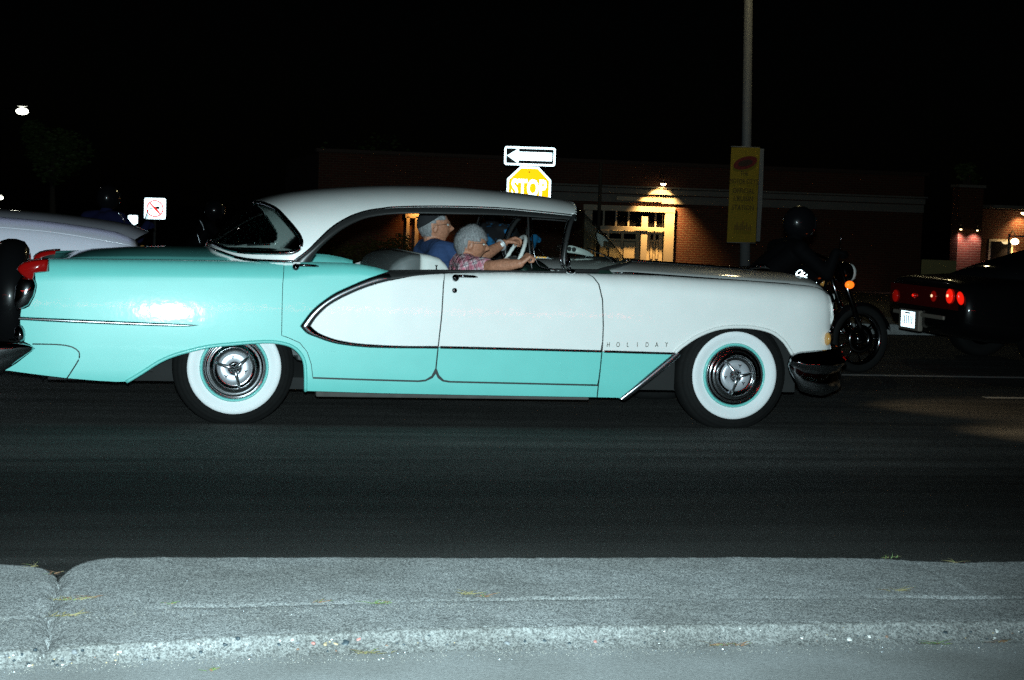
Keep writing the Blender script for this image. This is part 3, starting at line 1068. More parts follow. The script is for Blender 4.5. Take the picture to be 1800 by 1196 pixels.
def dome_part(name, faces, m):
    used = sorted(set(k for f in faces for k in f))
    mp = {k: n for n, k in enumerate(used)}
    V = [Vd[k] for k in used]
    F = [tuple(mp[k] for k in f) for f in faces]
    n = len(V)
    cen = {}
    V2 = [(x, 2 * YC - y, z) for x, y, z in V]
    F2 = [tuple(k + n for k in f[::-1]) for f in F]
    me = bpy.data.meshes.new(name)
    me.from_pydata(V + V2, [], F + F2)
    bm = bmesh.new(); bm.from_mesh(me)
    bmesh.ops.remove_doubles(bm, verts=bm.verts, dist=1e-4)
    bmesh.ops.dissolve_degenerate(bm, dist=1e-5, edges=bm.edges)
    bmesh.ops.recalc_face_normals(bm, faces=bm.faces)
    bm.to_mesh(me); bm.free()
    me.materials.append(m)
    me.polygons.foreach_set('use_smooth', [True] * len(me.polygons))
    return link(name, me, car)


roof = dome_part('roof', cls['roof'], WHITE)
sol = roof.modifiers.new('thickness', 'SOLIDIFY'); sol.thickness = 0.02; sol.offset = 0.0
liner = mat('headliner_cloth', (0.10, 0.11, 0.11), 0.9)
roof.data.materials.append(liner)
sol.material_offset = 0
rearw = dome_part('rear_window', cls['rear_window'], DGLASS)
wind = dome_part('windshield', cls['windshield'], CARGLASS)


def dome_path(px_list, n=60, lift=0.006):
    P = [onside(x, y, ydome, 12, 0.2) for x, y in px_list]
    out = []
    for X, Z in smooth_curve(P, n):
        out.append((X, ydome(X, Z) - lift, Z))
    return out


def pair(name, path, r, m, parent, n=8):
    a = tube(name, path, r, m, parent, n)
    mirror(a)
    return a


rl = strip('drip_rail', rail_out, rail_in, 0.02, BLKTRIM, car, ydome, 80, 8, 0.006)
mirror(rl)
rl2 = tube('rail_edge', [(p[0], p[1] - 0.012, p[2]) for p in dome_path(rail_out, 80)], 0.006, CHROME, rl, 6)
pair('rear_window_frame', dome_path([(445, 357), (456, 357)] + glass_out[1:], 90, 0.004), 0.014, CHROME, rearw)
pair('base_moulding', [(x, y, z) for x, y, z in dome_path([(366, 433.5), (389, 443.5), (418, 453), (447, 457.5), (486, 459.5), (515, 460)], 60, 0.012)], 0.011, CHROME, roof)
# windscreen pillar, header, base
pil = dome_path([(1004, 379), (1000, 386), (995, 400), (990.5, 420), (987, 441), (985.5, 458), (988, 468), (995, 476.5)], 50, 0.004)
pair('windshield_pillar', pil, 0.007, CHROME, wind)
pil2 = [(p[0] + 0.022, p[1] + 0.006, p[2]) for p in pil[:44]]
pair('pillar_core', pil2, 0.013, BLKTRIM, wind)
hd = []
for k in range(41):
    t = k / 40
    ph = radians(38) + t * (pi / 2 - radians(38))
    for X in [XH + 0.02]:
        xx = XH
        for _ in range(6):
            w = dw(xx); y = YC - w * max(0, cos(ph)) ** (2 / NS)
            xx = XH + 0.10 * (1 - ((y - YC) / 0.75) ** 2)
        hd.append((xx, YC - dw(xx) * max(0, cos(ph)) ** (2 / NS), ZB + (zt(xx) - ZB) * sin(ph) ** (2 / NS) + 0.002))
pair('windshield_header', hd, 0.008, CHROME, wind)
bs = []
for k in range(41):
    X = 1.93 + (DX1 - 0.01 - 1.93) * (1 - (1 - k / 40) ** 1.8)
    bs.append((X, YC - dw(X) - 0.004, max(ZB + 0.015, hood_pt((X - HX0) / (HXE - HX0), (YC - dw(X)) / (2 * YC))[2] + 0.008)))
pair('windshield_seal', bs, 0.013, BLKTRIM, wind)
# quarter-light frame of the front door window
vt = lambda lst, n=30: dome_path(lst, n, 0.0)
pair('vent_frame', vt([(928, 382), (929, 410), (931, 440), (935, 474)]), 0.006, BLKTRIM, car)
pair('vent_frame', vt([(934, 383), (935, 410), (938, 440), (944, 462), (955, 470), (975, 474)], 40), 0.0045, mat('dull_chrome', (0.3, 0.3, 0.31), 0.15, 1), car)
pair('vent_frame', vt([(934, 385), (960, 386), (996, 389)]), 0.004, BLKTRIM, car)
# lock button, door mirror, wipers, aerial
for x in (767, 794):
    p = at(x, 474, Y=0.0)
    tube('lock_button', [(p[0], 0.0, p[2] - 0.02), (p[0], 0.0, p[2] + 0.02), (p[0], 0.0, p[2] + 0.026)], [0.004, 0.004, 0.009], BLKTRIM, car, 8)
p = at(1003, 479, Y=-0.03)
mb = ellipsoid('door_mirror', (p[0], -0.035, p[2] + 0.004), (0.030, 0.022, 0.018), CHROME, car)
p2 = at(999, 460, Y=-0.06)
tube('mirror_stalk', [(p[0], -0.035, p[2] + 0.01), (p2[0] + 0.012, -0.055, p2[2] - 0.02), (p2[0], -0.07, p2[2] + 0.006)], 0.005, CHROME, mb, 6)
ellipsoid('mirror_head', (p2[0] - 0.006, -0.075, p2[2] + 0.0), (0.012, 0.045, 0.04), mat('mirror_back', (0.05, 0.05, 0.055), 0.1, 1.0), mb)
w0 = at(1084, 457, Y=0.55)
for yy in (0.55, 1.25):
    wp = ellipsoid('wiper_pivot', (w0[0] - 0.02, yy, 1.005), (0.02, 0.02, 0.022), CHROME, hood)
    tube('wiper_arm', [(w0[0] - 0.02, yy, 1.015), (w0[0] - 0.06, yy + 0.12, 1.05), (w0[0] - 0.12, yy + 0.3, 1.085)], 0.005, CHROME, wp, 6)
a0 = at(1094, 482, Y=0.12)
tube('cowl_trim', [(a0[0] - 0.1, 0.12, ztop(a0[0] - .1) + 0.004), (a0[0] + 0.05, 0.12, ztop(a0[0]) + 0.006), (a0[0] + 1.1, 0.115, ztop(a0[0] + 1.1) + 0.0)], [0.004, 0.007, 0.003], CHROME, hood, 6)

# ================================================================== ground, road, kerb
def asphalt():
    m, nt, b = new_mat('asphalt')
    tc = nt.nodes.new('ShaderNodeTexCoord')
    N = lambda t: nt.nodes.new(t)
    n1 = N('ShaderNodeTexNoise'); n1.inputs['Scale'].default_value = 90; n1.inputs['Detail'].default_value = 8; n1.inputs['Roughness'].default_value = 0.75
    nt.links.new(tc.outputs['Object'], n1.inputs['Vector'])
    mp = N('ShaderNodeMapping'); mp.inputs['Scale'].default_value = (0.12, 2.2, 1)
    nt.links.new(tc.outputs['Object'], mp.inputs['Vector'])
    n2 = N('ShaderNodeTexNoise'); n2.inputs['Scale'].default_value = 2.2; n2.inputs['Detail'].default_value = 5
    nt.links.new(mp.outputs[0], n2.inputs['Vector'])
    n3 = N('ShaderNodeTexNoise'); n3.inputs['Scale'].default_value = 1.1; n3.inputs['Detail'].default_value = 6
    nt.links.new(tc.outputs['Object'], n3.inputs['Vector'])
    # a long dark wheel-worn and oily band along the near lane edge
    sp = N('ShaderNodeSeparateXYZ'); nt.links.new(tc.outputs['Object'], sp.inputs[0])
    ad = N('ShaderNodeMath'); ad.operation = 'MULTIPLY_ADD'; ad.inputs[1].default_value = 0.55; nt.links.new(n2.outputs['Fac'], ad.inputs[0]); nt.links.new(sp.outputs['Y'], ad.inputs[2])
    rm = N('ShaderNodeValToRGB')
    mr = N('ShaderNodeMapRange'); mr.inputs['From Min'].default_value = -5.0; mr.inputs['From Max'].default_value = 10.0
    nt.links.new(ad.outputs[0], mr.inputs['Value']); nt.links.new(mr.outputs[0], rm.inputs[0])
    el = rm.color_ramp.elements
    el[0].position = 0.0; el[0].color = (0.82, 0.82, 0.82, 1)
    el[1].position = 1.0; el[1].color = (1.05, 1.05, 1.05, 1)
    for p, c in ((0.07, 0.75), (0.10, 0.5), (0.135, 0.30), (0.16, 0.20), (0.205, 0.20), (0.23, 0.5), (0.29, 1.0), (0.36, 0.92), (0.42, 0.8), (0.6, 0.72)):
        e = el.new(p); e.color = (c, c, c, 1)
    r1 = N('ShaderNodeValToRGB'); nt.links.new(n1.outputs['Fac'], r1.inputs[0])
    r1.color_ramp.elements[0].position = 0.30; r1.color_ramp.elements[0].color = (0.030, 0.031, 0.031, 1)
    r1.color_ramp.elements[1].position = 0.72; r1.color_ramp.elements[1].color = (0.135, 0.131, 0.123, 1)
    m1 = N('ShaderNodeMixRGB'); m1.blend_type = 'MULTIPLY'; m1.inputs[0].default_value = 1
    nt.links.new(r1.outputs[0], m1.inputs[1]); nt.links.new(rm.outputs[0], m1.inputs[2])
    m2 = N('ShaderNodeMixRGB'); m2.blend_type = 'MULTIPLY'; m2.inputs[0].default_value = 0.6
    r3 = N('ShaderNodeValToRGB'); nt.links.new(n3.outputs['Fac'], r3.inputs[0])
    r3.color_ramp.elements[0].position = 0.3; r3.color_ramp.elements[0].color = (0.6, 0.6, 0.6, 1)
    r3.color_ramp.elements[1].position = 0.7; r3.color_ramp.elements[1].color = (1.2, 1.2, 1.2, 1)
    nt.links.new(m1.outputs[0], m2.inputs[1]); nt.links.new(r3.outputs[0], m2.inputs[2])
    # wear streaks drawn out along the traffic
    r4 = N('ShaderNodeValToRGB'); nt.links.new(n2.outputs['Fac'], r4.inputs[0])
    r4.color_ramp.elements[0].position = 0.36; r4.color_ramp.elements[0].color = (0.72, 0.72, 0.72, 1)
    r4.color_ramp.elements[1].position = 0.64; r4.color_ramp.elements[1].color = (1.3, 1.3, 1.3, 1)
    m3 = N('ShaderNodeMixRGB'); m3.blend_type = 'MULTIPLY'; m3.inputs[0].default_value = 1
    nt.links.new(m2.outputs[0], m3.inputs[1]); nt.links.new(r4.outputs[0], m3.inputs[2])
    nt.links.new(m3.outputs[0], b.inputs['Base Color'])
    b.inputs['Roughness'].default_value = 0.85
    b.inputs['Specular IOR Level'].default_value = 0.12
    bp = N('ShaderNodeBump'); bp.inputs['Strength'].default_value = 0.8; bp.inputs['Distance'].default_value = 0.012
    nt.links.new(n1.outputs['Fac'], bp.inputs['Height']); nt.links.new(bp.outputs[0], b.inputs['Normal'])
    return m


def concrete(name, base, spk=0.5, sc=130, bump=0.6):
    m, nt, b = new_mat(name)
    N = lambda t: nt.nodes.new(t)
    tc = N('ShaderNodeTexCoord')
    n1 = N('ShaderNodeTexNoise'); n1.inputs['Scale'].default_value = sc; n1.inputs['Detail'].default_value = 7; n1.inputs['Roughness'].default_value = 0.8
    n2 = N('ShaderNodeTexNoise'); n2.inputs['Scale'].default_value = 2.5; n2.inputs['Detail'].default_value = 7
    v = N('ShaderNodeTexVoronoi'); v.inputs['Scale'].default_value = 235
    for n in (n1, n2, v):
        nt.links.new(tc.outputs['Object'], n.inputs['Vector'])
    r1 = N('ShaderNodeValToRGB'); nt.links.new(n1.outputs['Fac'], r1.inputs[0])
    r1.color_ramp.elements[0].position = 0.33; r1.color_ramp.elements[0].color = (*[c * (1 - spk) for c in base], 1)
    r1.color_ramp.elements[1].position = 0.66; r1.color_ramp.elements[1].color = (*[min(1, c * (1 + spk * 0.7)) for c in base], 1)
    r2 = N('ShaderNodeValToRGB'); nt.links.new(n2.outputs['Fac'], r2.inputs[0])
    r2.color_ramp.elements[0].position = 0.32; r2.color_ramp.elements[0].color = (0.80, 0.79, 0.77, 1)
    r2.color_ramp.elements[1].position = 0.68; r2.color_ramp.elements[1].color = (1.12, 1.12, 1.12, 1)
    m1 = N('ShaderNodeMixRGB'); m1.blend_type = 'MULTIPLY'; m1.inputs[0].default_value = 1
    nt.links.new(r1.outputs[0], m1.inputs[1]); nt.links.new(r2.outputs[0], m1.inputs[2])
    # scattered dark sand grains
    r3 = N('ShaderNodeValToRGB'); nt.links.new(v.outputs['Color'], r3.inputs[0])
    r3.color_ramp.elements[0].position = 0.38; r3.color_ramp.elements[0].color = (0.20, 0.21, 0.22, 1)
    r3.color_ramp.elements[1].position = 0.42; r3.color_ramp.elements[1].color = (1, 1, 1, 1)
    m2 = N('ShaderNodeMixRGB'); m2.blend_type = 'MULTIPLY'; m2.inputs[0].default_value = spk
    nt.links.new(m1.outputs[0], m2.inputs[1]); nt.links.new(r3.outputs[0], m2.inputs[2])
    nt.links.new(m2.outputs[0], b.inputs['Base Color'])
    b.inputs['Roughness'].default_value = 0.9
    bp = N('ShaderNodeBump'); bp.inputs['Strength'].default_value = bump; bp.inputs['Distance'].default_value = 0.006
    nt.links.new(n1.outputs['Fac'], bp.inputs['Height']); nt.links.new(bp.outputs[0], b.inputs['Normal'])
    return m


ASPH = asphalt()
CONC = concrete('kerb_concrete', (0.39, 0.40, 0.40), 0.70, 150, 0.4)
AGGR = concrete('exposed_aggregate', (0.25, 0.255, 0.25), 0.6, 60, 1.0)
SLAB = concrete('pavement_concrete', (0.36, 0.37, 0.37), 0.22, 80, 0.35)
DIRT = mat('verge_soil', (0.05, 0.045, 0.035), 0.95, var=0.4, vscale=3)

V, F = [], []
ys_g = [-60, -4.4, 9.9, 14, 30, 60, 120, 400, 900]
xs_g = [-700, -200, -60, 0, 60, 200, 900]
for y in ys_g:
    for x in xs_g:
        V.append((x, y, gz(min(y, 120)) - 0.03))
nx = len(xs_g)
for i in range(len(ys_g) - 1):
    for j in range(nx - 1):
        F.append((i * nx + j, i * nx + j + 1, (i + 1) * nx + j + 1, (i + 1) * nx + j))
props(mk('ground', V, F, DIRT, smooth=False), kind='structure')
props(mk('road', [(-80, -4.9, 0), (120, -4.9, 0), (120, 9.2, 0), (-80, 9.2, 0)], [(0, 1, 2, 3)], ASPH, smooth=False), kind='structure')
LINE = mat('road_paint', (0.62, 0.62, 0.60), 0.7, var=0.25, vscale=30)
a = at(1478, 659, Z=0.004); b = at(1730, 699, Z=0.004)
for y, x0, x1, w in ((a[1], a[0] - 4.2, a[0] + 40, 0.13), (b[1], b[0], b[0] + 3.0, 0.11)):
    props(mk('lane_line', [(x0, y - w / 2, 0.004), (x1, y - w / 2, 0.004), (x1, y + w / 2, 0.004), (x0, y + w / 2, 0.004)], [(0, 1, 2, 3)], LINE, smooth=False), kind='structure')
props(box('far_kerb', (10, 9.3, 0.03), (160, 0.2, 0.18), CONC, None, 0.02), kind='structure')
props(mk('far_pavement', [(-70, 9.4, 0.10), (90, 9.4, 0.10), (90, 11.4, 0.08), (-70, 11.4, 0.08)], [(0, 1, 2, 3)], CONC, smooth=False), kind='structure')

KF, KN = 0.165, 0.095          # top tilted down towards the pavement, shaped to catch more of the flash
YF0, YN0 = -4.55, -5.70


def ktop(y):
    return KN + (KF - KN) * (y - YN0) / (YF0 - YN0)


def atk(px, py, dz=0.0):
    Z = 0.13
    for _ in range(8):
        p = at(px, py, Z=Z + dz)
        Z = min(KF + 0.01, max(KN - 0.01, ktop(p[1])))
    return at(px, py, Z=Z + dz)


farpx = [(-400, 986), (-100, 988), (0, 990), (50, 991.5), (85, 1000), (105, 1004), (130, 994), (160, 983), (190, 979), (300, 977.5), (900, 979), (1300, 978), (1550, 980), (1620, 985), (1690, 989), (1750, 986), (1900, 983), (2300, 984)]
fe = np.array([atk(x, y) for x, y in farpx])
nearpx = [(-400, 1168), (0, 1150), (130, 1140), (300, 1131), (600, 1115), (900, 1107), (1400, 1101), (1800, 1096), (2300, 1088)]
ne = np.array([atk(x, y, -0.006) for x, y in nearpx])
basepx = [(-400, 1200), (0, 1180), (130, 1172), (300, 1165), (600, 1157), (900, 1148), (1400, 1141), (1800, 1135), (2300, 1128)]
be = np.array([at(x, y, Z=0.052) for x, y in basepx])
seampx = [(-400, 1100), (0, 1090), (90, 1082), (300, 1068), (700, 1058), (1000, 1052), (2300, 1050)]
se = np.array([atk(x, y) for x, y in seampx])
XJ = atk(92, 1060)[0]
XJ2 = atk(1695, 1040)[0]


def kerb(x0, x1, open_l, open_r):
    xk = sorted(list(np.arange(x0, x1, 0.010)) + list(np.arange(XJ - 0.05, XJ + 0.05, 0.0023)))
    nxk = len(xk) - 1
    V, F = [], []
    for X in xk:
        yf = interp(X, fe[:, 0], fe[:, 1]); yn = interp(X, ne[:, 0], ne[:, 1]); yb_ = interp(X, be[:, 0], be[:, 1]); ysm = interp(X, se[:, 0], se[:, 1])
        yb_ = min(yb_, yn - 0.02)
        kf = ktop(yf); kn = ktop(yn)
        prof = [(yf + 0.05, -0.02), (yf + 0.035, kf - 0.075), (yf + 0.018, kf - 0.028), (yf + 0.006, kf - 0.009), (yf - 0.012, kf - 0.001)]
        prof += [(yf + (yn - yf) * t, kf + (kn - kf) * t) for t in np.linspace(0.03, 0.985, 74)]
        for t in np.linspace(0.0, 1, 12):
            prof.append((yn + (yb_ - 0.004 - yn) * (1 - cos(t * pi / 2)) * 0.75 + (yb_ - 0.004 - yn) * 0.25 * t, kn - 0.002 - (kn - 0.042) * sin(t * pi / 2) ** 1.3))
        edge = min(abs(X - XJ), 9)
        for y, z in prof:
            n = noise.noise((X * 7, y * 7, 3.1)) * 0.0030 + noise.noise((X * 38, y * 38, 7.7)) * 0.0010 + noise.noise((X * 130, y * 130, 1.7)) * 0.0016
            if y < yn + 0.03:
                n += 1.5 * noise.noise((X * 60, y * 60 + z * 60, 9.2)) * 0.004
            z2 = z + n
            gsm = math.exp(-((y - ysm) / 0.012) ** 2)
            z2 -= gsm * 0.008 * max(0, 0.4 + noise.noise((X * 2.2, 5.0, 1.0)))
            for J in (XJ, XJ2):
                wob = (0.018 if J == XJ else 0.05) * noise.noise((y * 6, J, 2.0)) + 0.006 * noise.noise((y * 25, J, 4.0))
                d = abs(X - J - wob)
                z2 -= (0.020 if J == XJ else 0.002) * math.exp(-(d / (0.026 if J == XJ else 0.012)) ** 2)
            if y > ysm - 0.5:
                wob = 0.018 * noise.noise((y * 6, XJ, 2.0)) + 0.012 * noise.noise((y * 30, XJ, 4.0))
                z2 -= 0.022 * max(0.0, 0.75 + noise.noise((y * 14, 8.0, 2.0))) * math.exp(-((X - XJ - wob) / 0.0045) ** 2)
            V.append((X, y + 0.5 * n, z2))
    m = len(prof)
    for i in range(nxk):
        for j in range(m - 1):
            F.append((i * m + j, i * m + j + 1, (i + 1) * m + j + 1, (i + 1) * m + j))
    fm = [1 if j >= m - 13 else 0 for i in range(nxk) for j in range(m - 1)]
    return props(mk('kerb', V, F, CONC, mats=[CONC, AGGR], fmat=fm), kind='structure')


kc = kerb(-3.4, 4.6, True, True)
props(mk('pavement', [(-30, -30, 0.048), (40, -30, 0.048), (40, -5.5, 0.048), (-30, -5.5, 0.048)], [(0, 1, 2, 3)], SLAB, smooth=False), kind='structure')
for x0, x1 in ((-30, -3.4), (4.6, 40)):
    props(box('kerb', ((x0 + x1) / 2, -5.25, 0.05), (x1 - x0, 1.1, 0.13), CONC, None, 0.02), kind='structure')




# stones laid bare on the worn edge of the kerb
def stone_mesh(seed):
    rnd = random.Random(seed)
    bm = bmesh.new()
    bmesh.ops.create_icosphere(bm, subdivisions=2, radius=1.0)
    for v in bm.verts:
        v.co *= 1 + 0.5 * noise.noise(v.co * 1.4 + Vector((seed * 3.1, 0, 0)))
    me = bpy.data.meshes.new('aggregate_stone')
    bm.to_mesh(me); bm.free()
    me.polygons.foreach_set('use_smooth', [True] * len(me.polygons))
    return me


SM = [mat('stone_slate', (0.035, 0.05, 0.06), 0.5, var=0.3, vscale=2), mat('stone_brown', (0.17, 0.10, 0.07), 0.6, var=0.3, vscale=2), mat('stone_rose', (0.40, 0.17, 0.15), 0.6, var=0.2, vscale=2),
      mat('stone_tan', (0.38, 0.30, 0.18), 0.6, var=0.2, vscale=2), mat('stone_pale', (0.6, 0.6, 0.58), 0.5, var=0.15, vscale=2), mat('stone_grey', (0.16, 0.17, 0.18), 0.6, var=0.2, vscale=2)]
smesh = []
for i in range(12):
    me = stone_mesh(i)
    me.materials.append(SM[i % 6])
    smesh.append(me)


def stone(px, py, w, ci, h=None):
    X, Y, Z = face_point(px, py)
    o = link('aggregate_stone', smesh[ci % 6 + 6 * (random.random() > 0.5)], kc)
    s = w / 2 / 610.0
    o.location = (X, Y + s * 0.35, Z - s * 0.25)
    o.scale = (s * random.uniform(0.9, 1.25), s * 0.8, s * (h or random.uniform(0.6, 0.72)))
    o.rotation_euler = (random.uniform(-.4, .4), random.uniform(-.4, .4), random.uniform(0, 6))


def face_point(px, py):
    """where a line of sight meets the worn near face of the kerb"""
    best = None
    for k in range(60):
        Z = 0.045 + (KN - 0.047) * k / 59
        p = at(px, py, Z=Z)
        yn = interp(p[0], ne[:, 0], ne[:, 1]); yb_ = min(interp(p[0], be[:, 0], be[:, 1]), yn - 0.02)
        t = (Z - 0.042) / (KN - 0.044)
        t = min(1, max(0, t))
        a = math.asin(min(1, (1 - t) ** (1 / 1.3))) / (pi / 2)
        y = yn + (yb_ - yn) * (1 - cos(a * pi / 2)) * 0.75 + (yb_ - yn) * 0.25 * a
        d = abs(y - p[1])
        if best is None or d < best[0]:
            best = (d, p)
    return best[1]


for px, py, w, ci in [(606, 1130, 22, 0), (631, 1124, 15, 2), (590, 1132, 12, 3), (418, 1122, 12, 0), (395, 1133, 14, 0), (353, 1146, 10, 0), (490, 1133, 12, 0), (550, 1130, 11, 2), (572, 1133, 12, 3), (523, 1130, 10, 5),
                      (130, 1146, 14, 5), (145, 1143, 8, 0), (62, 1142, 9, 0), (12, 1152, 10, 5), (893, 1131, 18, 5), (881, 1124, 8, 0), (923, 1127, 9, 0), (957, 1126, 9, 0), (1001, 1131, 9, 0), (1046, 1128, 13, 2), (1060, 1128, 8, 0),
                      (1097, 1123, 9, 5), (1173, 1127, 9, 0), (1408, 1117, 10, 0), (1453, 1117, 13, 3), (1494, 1124, 17, 4), (1492, 1131, 8, 0), (1528, 1119, 13, 4), (1559, 1119, 9, 1), (1662, 1113, 18, 0), (1706, 1111, 9, 0), (1752, 1109, 14, 4), (1795, 1112, 10, 0),
                      (1515, 1114, 7, 0), (1590, 1113, 8, 5), (1615, 1115, 8, 0), (250, 1137, 9, 5), (210, 1146, 9, 4), (740, 1126, 9, 5), (710, 1133, 8, 0), (680, 1135, 8, 1)]:
    stone(px, py, w * 0.9, ci)
for k in range(150):
    px = random.uniform(-30, 1830)
    yt = interp(px, [0, 300, 600, 900, 1400, 1800], [1150, 1132, 1117, 1108, 1102, 1097])
    stone(px, yt + random.uniform(2, 27), random.uniform(3, 7), random.choice([0, 0, 1, 5, 5, 4, 3]))

# glittering grit and broken glass swept into the joints (nobody could count it)
def grit(name, n, fn, smin, smax, m):
    V, F = [], []
    for _ in range(n):
        X, Y, Z = fn()
        s = random.uniform(smin, smax)
        R3 = Matrix.Rotation(random.uniform(0, 6.3), 3, 'Z') @ Matrix.Rotation(random.uniform(-1, 1), 3, 'X')
        b = len(V)
        for d in ((1, 0, -.3), (-.6, .8, -.3), (-.6, -.8, -.3), (0, 0, 0.7)):
            q = R3 @ Vector(d) * s
            V.append((X + q.x, Y + q.y, Z + q.z + s * 0.3))
        F += [(b, b + 1, b + 3), (b + 1, b + 2, b + 3), (b + 2, b, b + 3), (b, b + 2, b + 1)]
    return props(mk(name, V, F, m, smooth=False), kind='stuff')


def near_joint():
    px = random.uniform(-60, 1860)
    yb_ = interp(px, [p[0] for p in basepx], [p[1] for p in basepx])
    p = at(px, yb_ + random.gauss(2, 4.5), Z=0.052)
    return p


def mid_seam():
    px = random.uniform(-60, 900) if random.random() < .8 else random.uniform(900, 1850)
    yy = interp(px, [p[0] for p in seampx], [p[1] for p in seampx])
    return atk(px, yy + random.gauss(0, 7) + 6, 0.002)




GL = mat('glass_grit', (0.5, 0.55, 0.60), 0.22, 0.7)
SAND = mat('sand_grit', (0.30, 0.29, 0.26), 0.8)
DSAND = mat('dark_sand_grit', (0.05, 0.05, 0.05), 0.8)
for f_, n1_, n2_ in ((near_joint, 650, 1300), (mid_seam, 260, 500)):
    props(grit('grit', n1_, f_, 0.0008, 0.0022, GL), label='glittering specks of broken glass in the kerb joint', cat='grit')
    props(grit('grit', n2_, f_, 0.0008, 0.0024, SAND), label='pale sand grains swept along the kerb', cat='grit')
def top_any():
    p = atk(random.uniform(-80, 1880), random.uniform(983, 1105))
    return p
props(grit('grit', 2600, top_any, 0.0008, 0.0022, DSAND), label='dark grains scattered over the kerb top', cat='grit')
props(grit('grit', 160, top_any, 0.0008, 0.0018, GL), label='single sparkling grains on the kerb top', cat='grit')


# dry grass in the cracks
GRASS = [mat('dry_grass', (0.19, 0.165, 0.075), 0.7), mat('green_grass', (0.10, 0.17, 0.05), 0.6), mat('brown_grass', (0.17, 0.09, 0.05), 0.8)]


def tuft(px, py, n, ln, label, mi=0, lie=0.7, zb=None, spread=1.0, group=None):
    p = at(px, py, Z=zb) if zb else atk(px, py)
    V, F = [], []
    mats_i = []
    for k in range(n):
        a = random.uniform(0, 2 * pi)
        L = ln * random.uniform(0.5, 1.15)
        el = random.uniform(0.08, 1.2) * (1 - lie) + random.uniform(0.03, 0.35) * lie
        x0 = random.gauss(0, 0.010 * spread); y0 = random.gauss(0, 0.004)
        w = random.uniform(0.0011, 0.0022)
        b = len(V)
        steps = 5
        for s in range(steps + 1):
            t = s / steps
            r = L * t
            zz = r * sin(el) * (1 - 0.35 * t) + 0.002
            x = x0 + cos(a) * r * cos(el) + 0.01 * sin(t * 3 + k) * t
            y = y0 + sin(a) * r * cos(el) * 0.6
            ww = w * (1 - t * 0.85)
            V.append((x - sin(a) * ww, y + cos(a) * ww * .4, zz + ww * .6)); V.append((x + sin(a) * ww, y - cos(a) * ww * .4, zz - ww * .6))
        for s in range(steps):
            F.append((b + 2 * s, b + 2 * s + 1, b + 2 * s + 3, b + 2 * s + 2))
            mats_i.append((mi if random.random() < .7 else random.randrange(3)))
    o = mk('grass_tuft', V, F, None, mats=GRASS, fmat=mats_i)
    o.location = (p[0], p[1], p[2])
    return props(o, label, 'grass')


tuft(60, 997, 5, 0.05, 'thin upright grass sprig beside the broken kerb joint at left', 0, 0.1)
tuft(98, 1010, 8, 0.03, 'dark grass wisp in the notch of the kerb joint at left', 2, 0.4)
tuft(120, 1056, 22, 0.05, 'dry grass on the crack across the kerb at left', 0, 0.72, spread=2)
tuft(115, 1084, 22, 0.05, 'flattened dry grass lower down the crack at left', 0, 0.72, spread=2)
tuft(160, 1052, 8, 0.05, 'dark twig-like grass right of the left kerb crack', 2, 0.9)
tuft(75, 1160, 22, 0.035, 'pale dead grass at the foot of the kerb crack at left', 0, 0.6, zb=0.055)
tuft(305, 1063, 8, 0.03, 'small green and yellow sprig on the kerb seam, left of centre', 1, 0.8)
tuft(560, 1060, 10, 0.045, 'thin brown stalks lying along the kerb seam left of centre', 2, 0.72)
tuft(670, 1062, 14, 0.05, 'yellow-green grass lying on the kerb seam near the centre', 1, 0.9, spread=2)
tuft(820, 1046, 12, 0.055, 'orange-tipped dry sprig standing on the kerb at centre', 0, 0.7)
tuft(850, 1050, 10, 0.04, 'brown grass right of the centre kerb sprig', 2, 0.9)
tuft(650, 1150, 16, 0.05, 'dry grass at the foot of the kerb near the centre', 0, 0.8, zb=0.055, spread=2)
tuft(372, 1180, 10, 0.03, 'green dry sprig on the pavement slab at lower left', 1, 0.6, zb=0.05)
tuft(1260, 1136, 12, 0.045, 'red-brown grass at the kerb foot right of centre', 2, 0.8, zb=0.055, spread=1.5)
tuft(1300, 1136, 12, 0.045, 'dark twiggy grass at the kerb foot, further right', 2, 0.7, zb=0.055)
tuft(1640, 1133, 14, 0.05, 'flat green grass at the kerb foot at right', 1, 0.9, zb=0.055, spread=2)
tuft(1760, 1130, 12, 0.04, 'brown grass at the kerb foot near the right edge', 2, 0.8, zb=0.055)
tuft(1585, 1040, 10, 0.07, 'tangled dry stems lying on the kerb top at right', 0, 0.85, spread=1.5)
tuft(1556, 982, 9, 0.035, 'short dark green grass at the far kerb edge at right', 1, 0.2)
tuft(1575, 981, 7, 0.03, 'small green sprig beside the dark grass at the far kerb edge', 1, 0.3)
tuft(1680, 990, 7, 0.06, 'pale dead stem leaning over the far kerb edge at right', 0, 0.5)

